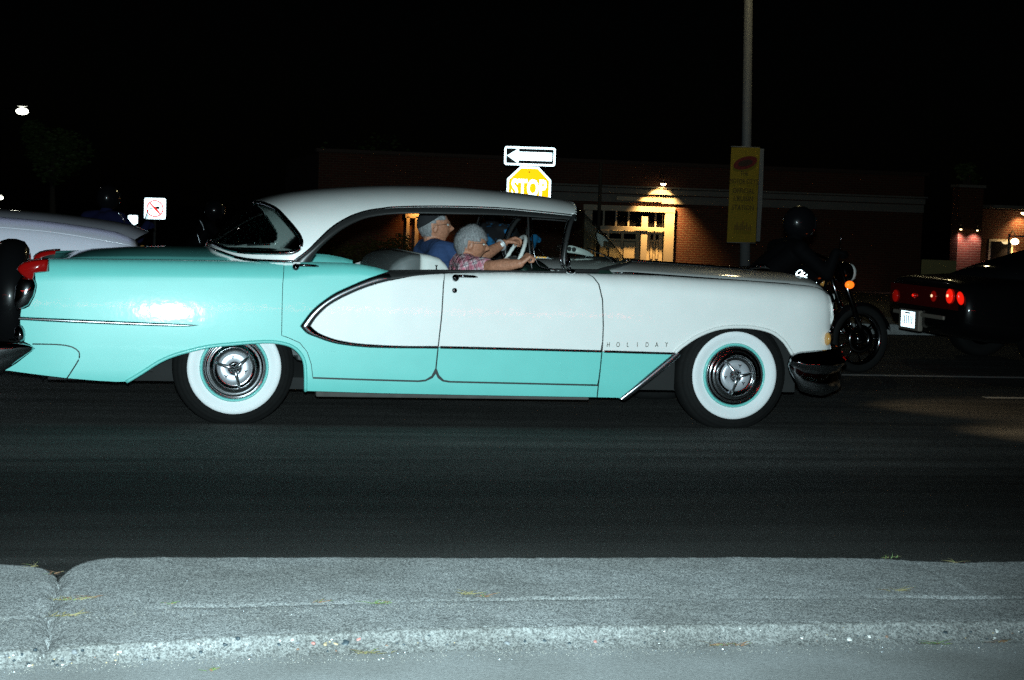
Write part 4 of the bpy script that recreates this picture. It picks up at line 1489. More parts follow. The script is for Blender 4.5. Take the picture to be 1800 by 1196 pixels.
# ================================================================== people
def bm_head(bm, c, sc=1.0, yaw=0.0, pitch=0.0, female=False):
    """a head looking along +x: skull, brow, sockets, nose, lips, chin, ears"""
    R3 = Matrix.Rotation(yaw, 3, 'Z') @ Matrix.Rotation(pitch, 3, 'Y')
    b2 = bmesh.new()
    bmesh.ops.create_uvsphere(b2, u_segments=56, v_segments=44, radius=1.0)
    g = lambda a, b, s, t: math.exp(-(a / s) ** 2 - (b / t) ** 2)
    for v in b2.verts:
        x, y, z = v.co
        X = x * (0.100 if x > 0 else 0.105); Y = y * 0.077; Z = z * 0.122
        if Z < 0:
            k = -Z / 0.122
            Y *= 1 - 0.28 * k ** 1.3
            if x < 0: X *= 1 - 0.42 * k ** 1.2
            else: X *= 1 - 0.05 * k
        else:
            if x < 0: X *= 1.04
        if x > 0:
            f = 1.0
            X += 0.030 * g(Y, Z + 0.020, 0.013, 0.020) + 0.016 * g(Y, Z + 0.002, 0.010, 0.026)
            X += 0.006 * g(Y, Z - 0.034, 0.045, 0.012)
            X -= 0.011 * (g(Y - 0.032, Z - 0.014, 0.017, 0.013) + g(Y + 0.032, Z - 0.014, 0.017, 0.013))
            X += 0.009 * g(Y, Z + 0.056, 0.022, 0.006) + 0.007 * g(Y, Z + 0.068, 0.018, 0.006) - 0.005 * g(Y, Z + 0.062, 0.022, 0.0025)
            X += 0.012 * g(Y, Z + 0.098, 0.022, 0.018)
            X += 0.005 * (g(Y - 0.04, Z + 0.03, 0.02, 0.022) + g(Y + 0.04, Z + 0.03, 0.02, 0.022))
        v.co = (X, Y, Z)
    for s in (-1, 1):
        bmesh.ops.create_uvsphere(b2, u_segments=12, v_segments=10, radius=1, matrix=Matrix.Translation((-0.012, s * 0.076, -0.008)) @ Matrix.Rotation(s * 0.35, 4, 'Z') @ Matrix.Rotation(0.2, 4, 'Y') @ Matrix.Diagonal((0.019, 0.009, 0.033, 1)))
    tmp = bpy.data.meshes.new('h')
    b2.to_mesh(tmp); b2.free()
    tmp.transform(Matrix.Translation(c) @ R3.to_4x4() @ Matrix.Scale(sc, 4))
    bm.from_mesh(tmp)
    bpy.data.meshes.remove(tmp)
    return Matrix.Translation(c) @ R3.to_4x4() @ Matrix.Scale(sc, 4)


def bm_hand(bm, wrist, d, n, curl=(70, 85, 45), sc=1.0, side=1):
    d = Vector(d).normalized(); n = Vector(n); n = (n - d * n.dot(d)).normalized(); s = d.cross(n) * side
    w = Vector(wrist)
    for i, ln in enumerate((0.90, 1.0, 0.95, 0.78)):
        k = w + d * (0.082 - 0.004 * abs(i - 1)) * sc + s * (1.5 - i) * 0.0205 * sc
        bm_limb(bm, w + s * (1.5 - i) * 0.012 * sc + d * 0.012, 0.016 * sc, k, 0.0115 * sc, 10)
        a = 0; p = k
        for c, L, r in zip(curl, (0.043, 0.027, 0.021), (0.0098, 0.0090, 0.0078)):
            a += radians(c)
            q = p + (d * cos(a) + n * sin(a)) * L * ln * sc
            bm_limb(bm, p, r * 1.08 * sc, q, r * sc, 10)
            p = q
    t0 = w + d * 0.022 * sc + s * 0.026 * sc
    t1 = t0 + (d * 0.55 + s * 0.6 + n * 0.45).normalized() * 0.040 * sc
    t2 = t1 + (d * 0.75 - s * 0.05 + n * 0.65).normalized() * 0.032 * sc
    t3 = t2 + (d * 0.5 - s * 0.6 + n * 0.5).normalized() * 0.024 * sc
    for p, q, r0, r1 in ((t0, t1, 0.015, 0.012), (t1, t2, 0.0115, 0.0105), (t2, t3, 0.0105, 0.0085)):
        bm_limb(bm, p, r0 * sc, q, r1 * sc, 10)


def hair_shell(name, M, m, parent, test, thick=0.010, seed=1.0, lo=0.0):
    """locks over the part of the skull where test(x, y, z) holds (head coordinates)"""
    V, F = [], []
    nu, nv = 110, 70
    def P(u, v, r):
        th = 2 * pi * u / nu; ph = pi * v / (nv - 1)
        x, y, z = sin(ph) * cos(th), sin(ph) * sin(th), cos(ph)
        X = x * (0.100 if x > 0 else 0.109); Y = y * 0.079; Z = z * 0.122
        if Z < 0:
            k = -Z / 0.122
            Y *= 1 - 0.20 * k ** 1.3
            if x < 0: X *= 1 - 0.30 * k ** 1.2
        nrm = Vector((x, y, z))
        q = Vector((X, Y, Z))
        lock = 0.003 * sin(th * 38 + 9 * noise.noise((X * 40, Y * 40, seed + Z * 20))) + 0.006 * noise.noise((X * 45 + seed, Y * 45, Z * 22))
        return q + nrm * (r + (lock if r > 0 else 0))
    keep = set()
    for u in range(nu):
        for v in range(nv):
            if test(*P(u, v, 0.0)):
                keep.add((u, v))
    idx = {}
    for u in range(nu):
        for v in range(nv - 1):
            qd = [(u, v), ((u + 1) % nu, v), ((u + 1) % nu, v + 1), (u, v + 1)]
            if all(k in keep for k in qd):
                f = []
                for k in qd:
                    if k not in idx:
                        idx[k] = len(V)
                        edge = any(((k[0] + a) % nu, k[1] + b) not in keep for a in (-1, 0, 1) for b in (-1, 0, 1) if 0 <= k[1] + b < nv)
                        V.append(M @ P(k[0], k[1], thick * (0.25 if edge else 1.0)))
                    f.append(idx[k])
                F.append(f[::-1])
    # loose locks lying over the shell
    kl = sorted(keep)
    rnd = random.Random(int(seed * 10))
    for _ in range(900):
        u, v = rnd.choice(kl)
        L = rnd.randint(6, 13); du = rnd.uniform(-0.35, 0.35); lift = thick * rnd.uniform(1.0, 1.45); w = rnd.uniform(0.0008, 0.0016)
        row = []
        for s in range(L):
            uu = u + du * s; vv = v + s * 0.9
            if vv > nv - 2 or ((int(round(uu)) % nu, int(round(vv))) not in keep and s > 3):
                break
            row.append((P(uu, vv, 0.0001), uu, vv, s))
        if len(row) < 4:
            continue
        b0 = len(V)
        for (q, uu, vv, s) in row:
            th = 2 * pi * uu / nu; nrm = Vector((q.x / 0.1, q.y / 0.08, q.z / 0.12)).normalized()
            side = Vector((-sin(th), cos(th), 0)); c = q + nrm * (lift + 0.003 * sin(s * 0.5))
            V.append(M @ (c - side * w)); V.append(M @ (c + side * w))
        for s in range(len(row) - 1):
            F.append((b0 + 2 * s, b0 + 2 * s + 1, b0 + 2 * s + 3, b0 + 2 * s + 2))
    return mk(name, V, F, m, parent)


def glasses(M, parent):
    o = None
    V, F = [], []
    def add(path, r, cl=False):
        v, f = ring_tube(path, r, 6, cl)
        b = len(V); V.extend(v); F.extend([tuple(i + b for i in q) for q in f])
    for s in (-1, 1):
        add([M @ Vector((0.100, s * 0.033 + 0.024 * cos(a), 0.012 + 0.019 * sin(a))) for a in np.linspace(0, 2 * pi, 20, endpoint=False)], 0.0016, True)
        add([M @ Vector((0.098, s * 0.057, 0.018)), M @ Vector((0.05, s * 0.079, 0.016)), M @ Vector((-0.012, s * 0.084, 0.010)), M @ Vector((-0.026, s * 0.083, -0.012))], 0.0016)
    add([M @ Vector((0.104, -0.010, 0.016)), M @ Vector((0.106, 0, 0.019)), M @ Vector((0.104, 0.010, 0.016))], 0.0016)
    return mk('spectacles', V, F, GLASSF, parent)


def eyes(M, parent):
    for s in (-1, 1):
        c = M @ Vector((0.083, s * 0.032, 0.013))
        e = ellipsoid('eye', c, (0.011, 0.012, 0.0085), mat('eye_white', (0.5, 0.48, 0.45), 0.2), parent, 12, 8)


GREYH = mat('grey_hair', (0.20, 0.20, 0.205), 0.5, var=0.5, vscale=120, bump=0.5, bscale=90)
BLUE = mat('blue_shirt_cloth', (0.028, 0.055, 0.135), 0.9, spec=0.2, var=0.3, vscale=30, bump=1.0, bscale=11)


def plaid():
    m, nt, b = new_mat('pink_plaid_cloth')
    N = lambda t: nt.nodes.new(t)
    tc = N('ShaderNodeTexCoord'); sp = N('ShaderNodeSeparateXYZ')
    mp = N('ShaderNodeMapping'); mp.inputs['Rotation'].default_value = (0, radians(24), radians(8))
    nt.links.new(tc.outputs['Object'], mp.inputs['Vector']); nt.links.new(mp.outputs[0], sp.inputs[0])
    def band(axis, scale, off, lo, hi):
        a = N('ShaderNodeMath'); a.operation = 'MULTIPLY_ADD'; a.inputs[1].default_value = scale; a.inputs[2].default_value = off
        nt.links.new(sp.outputs[axis], a.inputs[0])
        f = N('ShaderNodeMath'); f.operation = 'FRACT'; nt.links.new(a.outputs[0], f.inputs[0])
        c = N('ShaderNodeMath'); c.operation = 'GREATER_THAN'; c.inputs[1].default_value = lo; nt.links.new(f.outputs[0], c.inputs[0])
        d = N('ShaderNodeMath'); d.operation = 'LESS_THAN'; d.inputs[1].default_value = hi; nt.links.new(f.outputs[0], d.inputs[0])
        e = N('ShaderNodeMath'); e.operation = 'MULTIPLY'; nt.links.new(c.outputs[0], e.inputs[0]); nt.links.new(d.outputs[0], e.inputs[1])
        return e.outputs[0]
    cur = None
    col = (0.62, 0.50, 0.52, 1)
    for (ax, s, o, lo, hi), cc, fac in [((0, 19, .1, .55, .95), (0.55, 0.10, 0.17, 1), .55), ((2, 19, .3, .5, .95), (0.55, 0.10, 0.17, 1), .55), ((0, 19, .1, .1, .18), (0.03, 0.02, 0.05, 1), .8), ((2, 19, .3, .15, .22), (0.03, 0.02, 0.05, 1), .8), ((1, 19, .3, .15, .45), (0.55, 0.10, 0.17, 1), .4)]:
        mx = N('ShaderNodeMixRGB')
        ml = N('ShaderNodeMath'); ml.operation = 'MULTIPLY'; ml.inputs[1].default_value = fac
        nt.links.new(band(ax, s, o, lo, hi), ml.inputs[0]); nt.links.new(ml.outputs[0], mx.inputs[0])
        if cur is None: mx.inputs[1].default_value = col
        else: nt.links.new(cur, mx.inputs[1])
        mx.inputs[2].default_value = cc
        cur = mx.outputs[0]
    nt.links.new(cur, b.inputs['Base Color'])
    b.inputs['Roughness'].default_value = 0.85
    n2 = N('ShaderNodeTexNoise'); n2.inputs['Scale'].default_value = 22; nt.links.new(tc.outputs['Object'], n2.inputs['Vector'])
    bp = N('ShaderNodeBump'); bp.inputs['Strength'].default_value = 1.0; bp.inputs['Distance'].default_value = 0.03
    nt.links.new(n2.outputs['Fac'], bp.inputs['Height']); nt.links.new(bp.outputs[0], b.inputs['Normal'])
    return m


TROUS = mat('dark_trousers', (0.03, 0.03, 0.035), 0.9)


def seated(label, hc, hscale, yaw, pitch, Y, hip, sh_near, sh_far, arm_n, arm_f, hand_n, hand_f, shirt_m, female):
    """one seated figure; arms are (elbow, wrist); hands are (direction, palm side, curl, side)"""
    bm = bmesh.new()
    M = bm_head(bm, hc, hscale, yaw, pitch, female)
    hc = Vector(hc); hip = Vector(hip); sn = Vector(sh_near); sf = Vector(sh_far)
    neck = (sn + sf) / 2 + Vector((0.0, 0, 0.035))
    jaw = M @ Vector((-0.030, 0, -0.075))
    bm_limb(bm, neck, 0.060, jaw, 0.054)
    chest = (sn + sf) / 2 + Vector((0.01, 0, -0.13))
    for a in (0.35, 0.0, -0.35):
        o = (sn - sf) * a
        bm_limb(bm, chest + o, 0.105, hip + o * 0.9, 0.115)
    bm_limb(bm, sn + (sf - sn) * .12, 0.062, neck, 0.055); bm_limb(bm, sf + (sn - sf) * .12, 0.062, neck, 0.055)
    bm_limb(bm, sn + Vector((0, 0, -0.03)), 0.075, chest, 0.11); bm_limb(bm, sf + Vector((0, 0, -0.03)), 0.075, chest, 0.11)
    for s, (el, wr), hd in ((sn, arm_n, hand_n), (sf, arm_f, hand_f)):
        el = Vector(el); wr = Vector(wr)
        mid = el + (wr - el) * 0.3
        bm_limb(bm, s, 0.056, el, 0.041); bm_limb(bm, el, 0.041, mid, 0.042); bm_limb(bm, mid, 0.042, wr, 0.027)
        bm_hand(bm, wr, *hd[:3], sc=1.0 if not female else 0.95, side=hd[3])
    for s in (-1, 1):
        k = hip + Vector((0.44, s * 0.12, 0.03)); f = k + Vector((0.16, 0, -0.34))
        f.z = max(f.z, 0.33); k.z = min(k.z, 0.60)
        bm_limb(bm, hip + Vector((0, s * 0.09, -0.01)), 0.085, k, 0.062); bm_limb(bm, k, 0.06, f, 0.042); bm_limb(bm, f, 0.04, f + Vector((0.16, 0, -0.005)), 0.032)
    p = remesh('person', bm, 0.0048, SKIN, None, 3, 0.5)
    props(p, label, 'person')
    # shirt: its own cloth over torso and upper arms
    bm = bmesh.new()
    for a in (0.38, 0.0, -0.38):
        o = (sn - sf) * a
        bm_limb(bm, chest + o, 0.122, hip + o * 0.9, 0.130)
    bm_limb(bm, sn + (sf - sn) * .10, 0.074, neck + Vector((-0.008, 0, -0.022)), 0.070); bm_limb(bm, sf + (sn - sf) * .10, 0.074, neck + Vector((-0.008, 0, -0.022)), 0.070)
    bm_limb(bm, sn + Vector((0, 0, -0.03)), 0.088, chest, 0.122); bm_limb(bm, sf + Vector((0, 0, -0.03)), 0.088, chest, 0.122)
    for s, (el, wr), k in ((sn, arm_n, 0.62), (sf, arm_f, 0.62)):
        e2 = s + (Vector(el) - s) * k
        bm_limb(bm, s, 0.071, e2, 0.062)
    remesh('shirt', bm, 0.0065, shirt_m, p, 3, 0.5)
    bm = bmesh.new()
    for s in (-1, 1):
        k = hip + Vector((0.44, s * 0.12, 0.03)); f = k + Vector((0.16, 0, -0.34)); f.z = max(f.z, 0.33); k.z = min(k.z, 0.60)
        bm_limb(bm, hip + Vector((0, s * 0.09, -0.02)), 0.105, k, 0.076); bm_limb(bm, k, 0.074, f, 0.055)
    remesh('trousers', bm, 0.012, TROUS, p, 2, 0.5)
    glasses(M, p)
    eyes(M, p)
    return p, M


A = lambda x, y, Y: tuple(at(x, y, Y=Y))
# the woman in front, arm along the window sill
hc = A(829, 430, 0.50)
sn = A(826, 470, 0.34); sf = A(812, 462, 0.68)
PL = plaid()
pw, M = seated('grey-haired person in pink plaid shirt resting an arm on the car window', hc, 0.88, -0.10, 0.10, 0.5, (sn[0] - 0.06, 0.52, 0.58), sn, sf,
               (A(868, 469.5, 0.13), A(914, 463.5, 0.015)), ((sf[0] + 0.20, 0.74, 0.72), (sf[0] + 0.36, 0.62, 0.66)),
               ((0.72, 0.0, 0.70), (0.75, 0.25, -0.6), (70, 90, 55), 1), ((1, -0.2, -0.1), (0, 0, -1), (25, 30, 20), -1), PL, True)
hair_shell('hair', M, GREYH, pw, lambda x, y, z: (z > 0.052 - 0.4 * (x - 0.05) * (x > 0.05)) or (x < 0.055 and z > 0.020) or (x < -0.002 and z > -0.030 and not (abs(y) > 0.06 and x > -0.032 and z < 0.02)) or (x < -0.045 and z > -0.075), 0.015, 3.0)
# the driver beyond, hand on top of the wheel
hc = A(765, 399, 1.36)
sn = A(775, 441, 1.17); sf = A(748, 437, 1.55)
top = max(rim, key=lambda q: q[2])
wr = A(886, 428, 1.24)
pm, M = seated('driver in blue shirt, dark cap and spectacles with a hand on the wheel', hc, 0.97, 0.0, -0.05, 1.36, (sn[0] - 0.05, 1.36, 0.60), sn, sf,
               (A(846, 452, 1.12), wr), ((sf[0] + 0.25, 1.68, 0.80), (cc[0] - 0.06, 1.36 + 0.2, cc[2] - 0.02)),
               ((0.80, 0.25, 0.42), (0.45, 0.0, -0.9), (40, 60, 45), -1), ((0.9, -0.1, 0.1), (0.2, -0.9, 0), (60, 80, 45), 1), BLUE, False)
hair_shell('hair', M, GREYH, pm, lambda x, y, z: (x < -0.005 and z > -0.062 and z < 0.085 and not (abs(y) > 0.055 and x > -0.035 and z < 0.02)) or (x < 0.062 and z > 0.042) or (x < 0.088 and z > 0.075), 0.009, 8.0)
# cap pushed onto the back of the head
V, F = [], []
CAPM = mat('black_cap_cloth', (0.008, 0.008, 0.01), 0.9)
nu, nv = 40, 12
for i in range(nv):
    ph = (i / (nv - 1)) * radians(76)
    for k in range(nu):
        th = 2 * pi * k / nu
        q = Vector((sin(ph) * cos(th) * 0.118, sin(ph) * sin(th) * 0.094, cos(ph) * 0.118))
        q = Matrix.Rotation(radians(-30), 3, 'Y') @ q
        V.append(M @ (q + Vector((-0.012, 0, 0.022))))
for i in range(nv - 1):
    for k in range(nu):
        F.append((i * nu + k, (i + 1) * nu + k, (i + 1) * nu + (k + 1) % nu, i * nu + (k + 1) % nu))
mk('cap', V, F, CAPM, pm)
w_ = Vector(wr); el = Vector(A(846, 452, 1.12)); dv = (w_ - el).normalized()
c_ = w_ - dv * 0.03
sd = dv.cross(Vector((0, 1, 0))).normalized(); s2 = dv.cross(sd)
tube('wristwatch', [c_ + 0.034 * (cos(a) * sd + sin(a) * s2) for a in np.linspace(0, 2 * pi, 24, endpoint=False)], 0.009, mat('watch_steel', (0.7, 0.72, 0.75), 0.3, 0.6), pm, 8, True)
ellipsoid('watch_face', c_ + Vector((0, -0.034, 0.004)), (0.016, 0.009, 0.016), mat('watch_face_white', (0.8, 0.8, 0.8), 0.3), pm)

# ================================================================== motorcycles and riders
BIKEB = paint('motorcycle_black', (0.004, 0.004, 0.005), 0.1, 0.3)
BIKEC = mat('motorcycle_chrome', (0.20, 0.20, 0.21), 0.12, 1.0)
ORANGE = mat('orange_indicator', (0.8, 0.2, 0.01), 0.3, emit=(1.0, 0.14, 0.01), estr=1.7)


def motorcycle(loc, rz, label, signal=True, sc=1.0):
    b = empty('motorcycle', loc, rz, label, 'motorcycle', 'motorcycles riding in the traffic')
    b.scale = (sc, sc, sc)
    for x, r, w in ((0.0, 0.31, 0.09), (1.45, 0.31, 0.065)):
        prof = [(r - 0.075, -w * 0.6), (r - 0.03, -w), (r - 0.008, -w * 0.6), (r, 0), (r - 0.008, w * 0.6), (r - 0.03, w), (r - 0.075, w * 0.6)]
        wh = lathe('wheel', prof, RUBBER, b, 40, (x, 0, 0.31))
        lathe('wheel_rim', [(r - 0.07, -0.03), (r - 0.10, -0.022), (r - 0.10, 0.022), (r - 0.07, 0.03)], BIKEC, wh, 40, (x, 0, 0.31))
        lathe('brake_disc', [(0.13, -0.055), (0.075, -0.055), (0.075, -0.05), (0.13, -0.05)], BIKEC, wh, 32, (x, 0, 0.31), True)
        for k in range(9):
            a = 2 * pi * k / 9
            tube('spoke', [(x, 0, 0.31), (x + (r - 0.09) * cos(a), 0, 0.31 + (r - 0.09) * sin(a))], 0.009, BIKEC, wh, 6)
        lathe('hub', [(0.0, -0.06), (0.05, -0.06), (0.05, 0.06), (0.0, 0.06)], BIKEC, wh, 20, (x, 0, 0.31))
        fp_ = [(x + (r + 0.02) * cos(a), 0, 0.31 + (r + 0.02) * sin(a)) for a in np.linspace(radians(20), radians(165), 16)]
        V, F = [], []
        for q in fp_:
            V += [(q[0], -w - 0.012, q[2] - 0.03), (q[0], -w * .6, q[2]), (q[0], w * .6, q[2]), (q[0], w + 0.012, q[2] - 0.03)]
        for i in range(len(fp_) - 1):
            for j in range(3):
                F.append((i * 4 + j, i * 4 + j + 1, i * 4 + j + 5, i * 4 + j + 4))
        mk('mudguard', V, F, BIKEB, b)
    for s in (-1, 1):
        tube('fork_tube', [(1.45, s * 0.10, 0.31), (1.14, s * 0.10, 1.00)], [0.028, 0.022], BIKEC, b, 10)
    tank = []
    for x, hw, zl, zh in ((0.52, 0.05, 0.78, 0.84), (0.60, 0.12, 0.74, 0.91), (0.78, 0.16, 0.73, 0.97), (0.95, 0.13, 0.76, 0.97), (1.05, 0.06, 0.82, 0.93)):
        tank.append([(x, hw * cos(a), (zl + zh) / 2 + (zh - zl) / 2 * sin(a)) for a in np.linspace(0, 2 * pi, 18, endpoint=False)])
    loft('fuel_tank', tank, BIKEB, b)
    st_ = []
    for x, hw, zl, zh in ((-0.12, 0.06, 0.70, 0.76), (0.0, 0.13, 0.66, 0.78), (0.3, 0.17, 0.62, 0.70), (0.48, 0.13, 0.62, 0.74), (0.55, 0.07, 0.66, 0.76)):
        st_.append([(x, hw * cos(a), (zl + zh) / 2 + (zh - zl) / 2 * sin(a)) for a in np.linspace(0, 2 * pi, 16, endpoint=False)])
    loft('saddle', st_, RUBBER, b)
    bm = bmesh.new()
    bm_box(bm, (0.68, 0, 0.42), (0.42, 0.26, 0.30), 0, 0.05)
    for k in range(5):
        bm_box(bm, (0.60, 0, 0.52 + 0.035 * k), (0.17, 0.24, 0.014), 0, 0.0)
        bm_box(bm, (0.80, 0, 0.52 + 0.035 * k), (0.17, 0.24, 0.014), 0, 0.0)
    from_bm('engine', bm, mat('engine_alloy', (0.10, 0.10, 0.105), 0.5, 0.6), b)
    for pts in ([(0.0, 0, 0.31), (0.45, 0, 0.34), (0.95, 0, 0.30), (1.12, 0, 0.92)], [(0.0, 0.09, 0.31), (0.30, 0.08, 0.64), (1.10, 0, 0.86)], [(0.0, -0.09, 0.31), (0.30, -0.08, 0.64), (1.10, 0, 0.86)]):
        tube('frame_tube', pts, 0.022, BIKEB, b, 8)
    tube('exhaust', [(0.80, -0.16, 0.50), (0.78, -0.20, 0.32), (0.55, -0.20, 0.26), (-0.25, -0.20, 0.27)], [0.025, 0.028, 0.04, 0.045], BIKEC, b, 12)
    tube('handlebar', [(0.92, -0.40, 1.06), (1.02, -0.28, 1.10), (1.13, -0.08, 1.02), (1.13, 0.08, 1.02), (1.02, 0.28, 1.10), (0.92, 0.40, 1.06)], 0.014, BIKEC, b, 8)
    h = ellipsoid('headlamp', (1.27, 0, 0.90), (0.10, 0.095, 0.095), BIKEC, b)
    ellipsoid('lens', (1.335, 0, 0.90), (0.045, 0.082, 0.082), mat('lamp_glass', (0.5, 0.5, 0.48), 0.12, coat=1), h)
    for s in (-1, 1):
        ellipsoid('indicator', (1.20, s * 0.20, 0.80), (0.045, 0.03, 0.035), ORANGE if (signal and s < 0) else AMBER, b)
        tube('rear_view_mirror', [(1.0, s * 0.30, 1.10), (0.98, s * 0.36, 1.24)], [0.006, 0.006], BIKEC, b, 6)
    ellipsoid('tail_lamp', (-0.30, 0, 0.62), (0.03, 0.06, 0.04), REDLENS, b)
    return b


HELM = paint('dark_helmet', (0.004, 0.004, 0.005), 0.1, 0.3)
VISOR = mat('smoked_visor', (0.02, 0.02, 0.022), 0.05, coat=1.0)
RPIPE = retro('reflective_piping', (0.9, 0.93, 1.0), 0.36)


def rider(bike, label, jacket, hx=0.62, hz=1.36, lean=0.10, piping=None, helmet_m=None, sc=1.0):
    """person astride a motorcycle, in bike coordinates"""
    bm = bmesh.new()
    hip = Vector((0.33, 0, 0.79)); ch = Vector((hx - lean * 0.6 - 0.05, 0, hz - 0.30))
    bm_limb(bm, hip, 0.15, ch, 0.145, flat=((1, 0, 0), 0.8))
    bm_limb(bm, ch + Vector((0, -0.10, 0.02)), 0.11, hip + Vector((0, -0.06, 0)), 0.11); bm_limb(bm, ch + Vector((0, 0.10, 0.02)), 0.11, hip + Vector((0, 0.06, 0)), 0.11)
    bm_limb(bm, ch, 0.09, Vector((hx - 0.02, 0, hz - 0.10)), 0.062)
    for s in (-1, 1):
        sh = ch + Vector((0.0, s * 0.19, 0.07)); el = Vector((ch.x + 0.20, s * 0.33, ch.z - 0.14)); wr = Vector((0.915, s * 0.38, 1.085))
        bm_limb(bm, ch + Vector((0, s * 0.08, 0.08)), 0.085, sh, 0.082)
        bm_limb(bm, sh, 0.075, el, 0.058); bm_limb(bm, el, 0.058, wr, 0.040)
        bm_hand(bm, wr, (0.75, -s * 0.1, 0.1), (0.2, 0, -1), (60, 70, 50), 1.1, s)
        kn = Vector((0.80, s * 0.24, 0.74)); ft = Vector((0.62, s * 0.22, 0.33))
        bm_limb(bm, hip + Vector((0, s * 0.10, 0)), 0.10, kn, 0.072); bm_limb(bm, kn, 0.07, ft, 0.05)
        bm_limb(bm, ft + Vector((0, 0, -0.04)), 0.05, ft + Vector((0.19, 0, -0.05)), 0.04)
    p = remesh('person', bm, 0.012, jacket, None, 2, 0.5)
    props(p, label, 'person', None)
    hm = bmesh.new()
    bmesh.ops.create_uvsphere(hm, u_segments=32, v_segments=24, radius=1.0)
    for v in hm.verts:
        x, y, z = v.co
        k = 1.0 + (0.10 * max(0, x) if z < 0 else 0)
        zz = max(z, -0.86)
        v.co = (hx + x * 0.152 * k, y * 0.128, hz + zz * 0.148)
    h = from_bm('helmet', hm, helmet_m or HELM, p, True)
    sheet('visor', lambda s, t: (hx + 0.158 * cos((t - .5) * 2.0) * 1.0, 0.135 * sin((t - .5) * 2.0), hz - 0.045 + 0.10 * s), 8, 16, VISOR, h)
    p.matrix_world = bike.matrix_basis.copy()
    if piping:
        for path in piping:
            tube('reflective_piping', path, 0.008, RPIPE, p, 6)
    return p


NAVY = mat('navy_jacket', (0.005, 0.006, 0.03), 0.9, spec=0.15, var=0.3, vscale=12, bump=0.5, bscale=9)
BLKJ = mat('black_leather', (0.0025, 0.0025, 0.003), 0.75, spec=0.04, var=0.3, vscale=12, bump=0.5, bscale=9)
BLUJ, _nt, _b = new_mat('black_and_blue_jacket')
_n = _nt.nodes.new('ShaderNodeTexNoise'); _n.inputs['Scale'].default_value = 7; _n.inputs['Detail'].default_value = 2
_tc = _nt.nodes.new('ShaderNodeTexCoord'); _nt.links.new(_tc.outputs['Object'], _n.inputs['Vector'])
_r = _nt.nodes.new('ShaderNodeValToRGB'); _nt.links.new(_n.outputs['Fac'], _r.inputs[0])
_r.color_ramp.elements[0].position = 0.54; _r.color_ramp.elements[0].color = (0.004, 0.004, 0.006, 1)
_r.color_ramp.elements[1].position = 0.60; _r.color_ramp.elements[1].color = (0.01, 0.16, 0.36, 1)
_nt.links.new(_r.outputs[0], _b.inputs['Base Color']); _b.inputs['Roughness'].default_value = 0.8


def place_bike(hpx, hpy, Y, rz, hx, hz, label, plabel, jacket, sc=1.0, **k):
    p = at(hpx, hpy, Y=Y)
    ox = p[0] - sc * hx * cos(rz); oy = Y - sc * hx * sin(rz)
    b = motorcycle((ox, oy, gz(Y)), rz, label, k.pop('signal', False), sc)
    bpy.context.view_layer.update()
    return rider(b, plabel, jacket, hx, hz, **k)


place_bike(190, 353, 9.0, 1.15, 0.70, 1.36, 'motorcycle behind the pale car, under the rider in navy', 'rider in navy jacket and dark helmet behind the pale car', NAVY, 0.95,
           piping=[[(0.40, -0.262, 1.20), (0.44, -0.272, 1.17), (0.47, -0.275, 1.15)], [(0.48, -0.28, 1.14), (0.52, -0.285, 1.10)]])
place_bike(377, 380, 15.0, 0.15, 0.66, 1.36, 'motorcycle beyond the trunk of the old car', 'rider in black jacket with white reflective piping behind the rear window', BLKJ, 0.95,
           piping=[[(0.40 + 0.06 * sin(t * 3.0), -0.20 - 0.09 * t, 1.22 - 0.28 * t) for t in np.linspace(0, 0.55, 8)], [(0.36 + 0.05 * t, -0.27, 1.02 - 0.16 * t) for t in np.linspace(0, 1, 6)]])
place_bike(1405, 397, 3.9, 0.22, 0.78, 1.33, 'motorcycle with lit orange indicator in front of the old car', 'rider in black leather on the motorcycle ahead of the old car', BLKJ, 0.97, signal=True)
place_bike(868, 345, 6.2, 1.2, 0.66, 1.36, 'motorcycle on the far side of the old car', 'rider in bright blue jacket seen through the car windows', BLUJ, 0.97)

# ================================================================== the other two cars
def ring_sec(x, yc, hw, zl, zh, n=28, e=3.2, sh=0.0):
    out = []
    for k in range(n):
        a = 2 * pi * k / n
        c, s = cos(a), sin(a)
        y = math.copysign(abs(c) ** (2 / e), c) * hw; z = math.copysign(abs(s) ** (2 / e), s)
        y *= 1 - sh * max(0, z)
        out.append((x, yc + y, (zl + zh) / 2 + (zh - zl) / 2 * z))
    return out


def plain_wheel(x, y, z, r, w, parent, s):
    t = lathe('wheel', [(r * 0.62, -w * .45), (r * .8, -w * .55), (r * .95, -w * .5), (r, -w * .3), (r, w * .3), (r * .95, w * .5), (r * .62, w * .45)], RUBBER, parent, 40, (x, y, z))
    lathe('wheel_rim', [(r * .62, -w * .4), (r * .55, -w * .3), (r * .2, -w * .25), (0, -w * .3)], BIKEC, t, 32, (x, y, z))
    lathe('wheel_rim', [(r * .62, w * .4), (r * .55, w * .3), (r * .2, w * .25), (0, w * .3)], BIKEC, t, 32, (x, y, z))
    return t


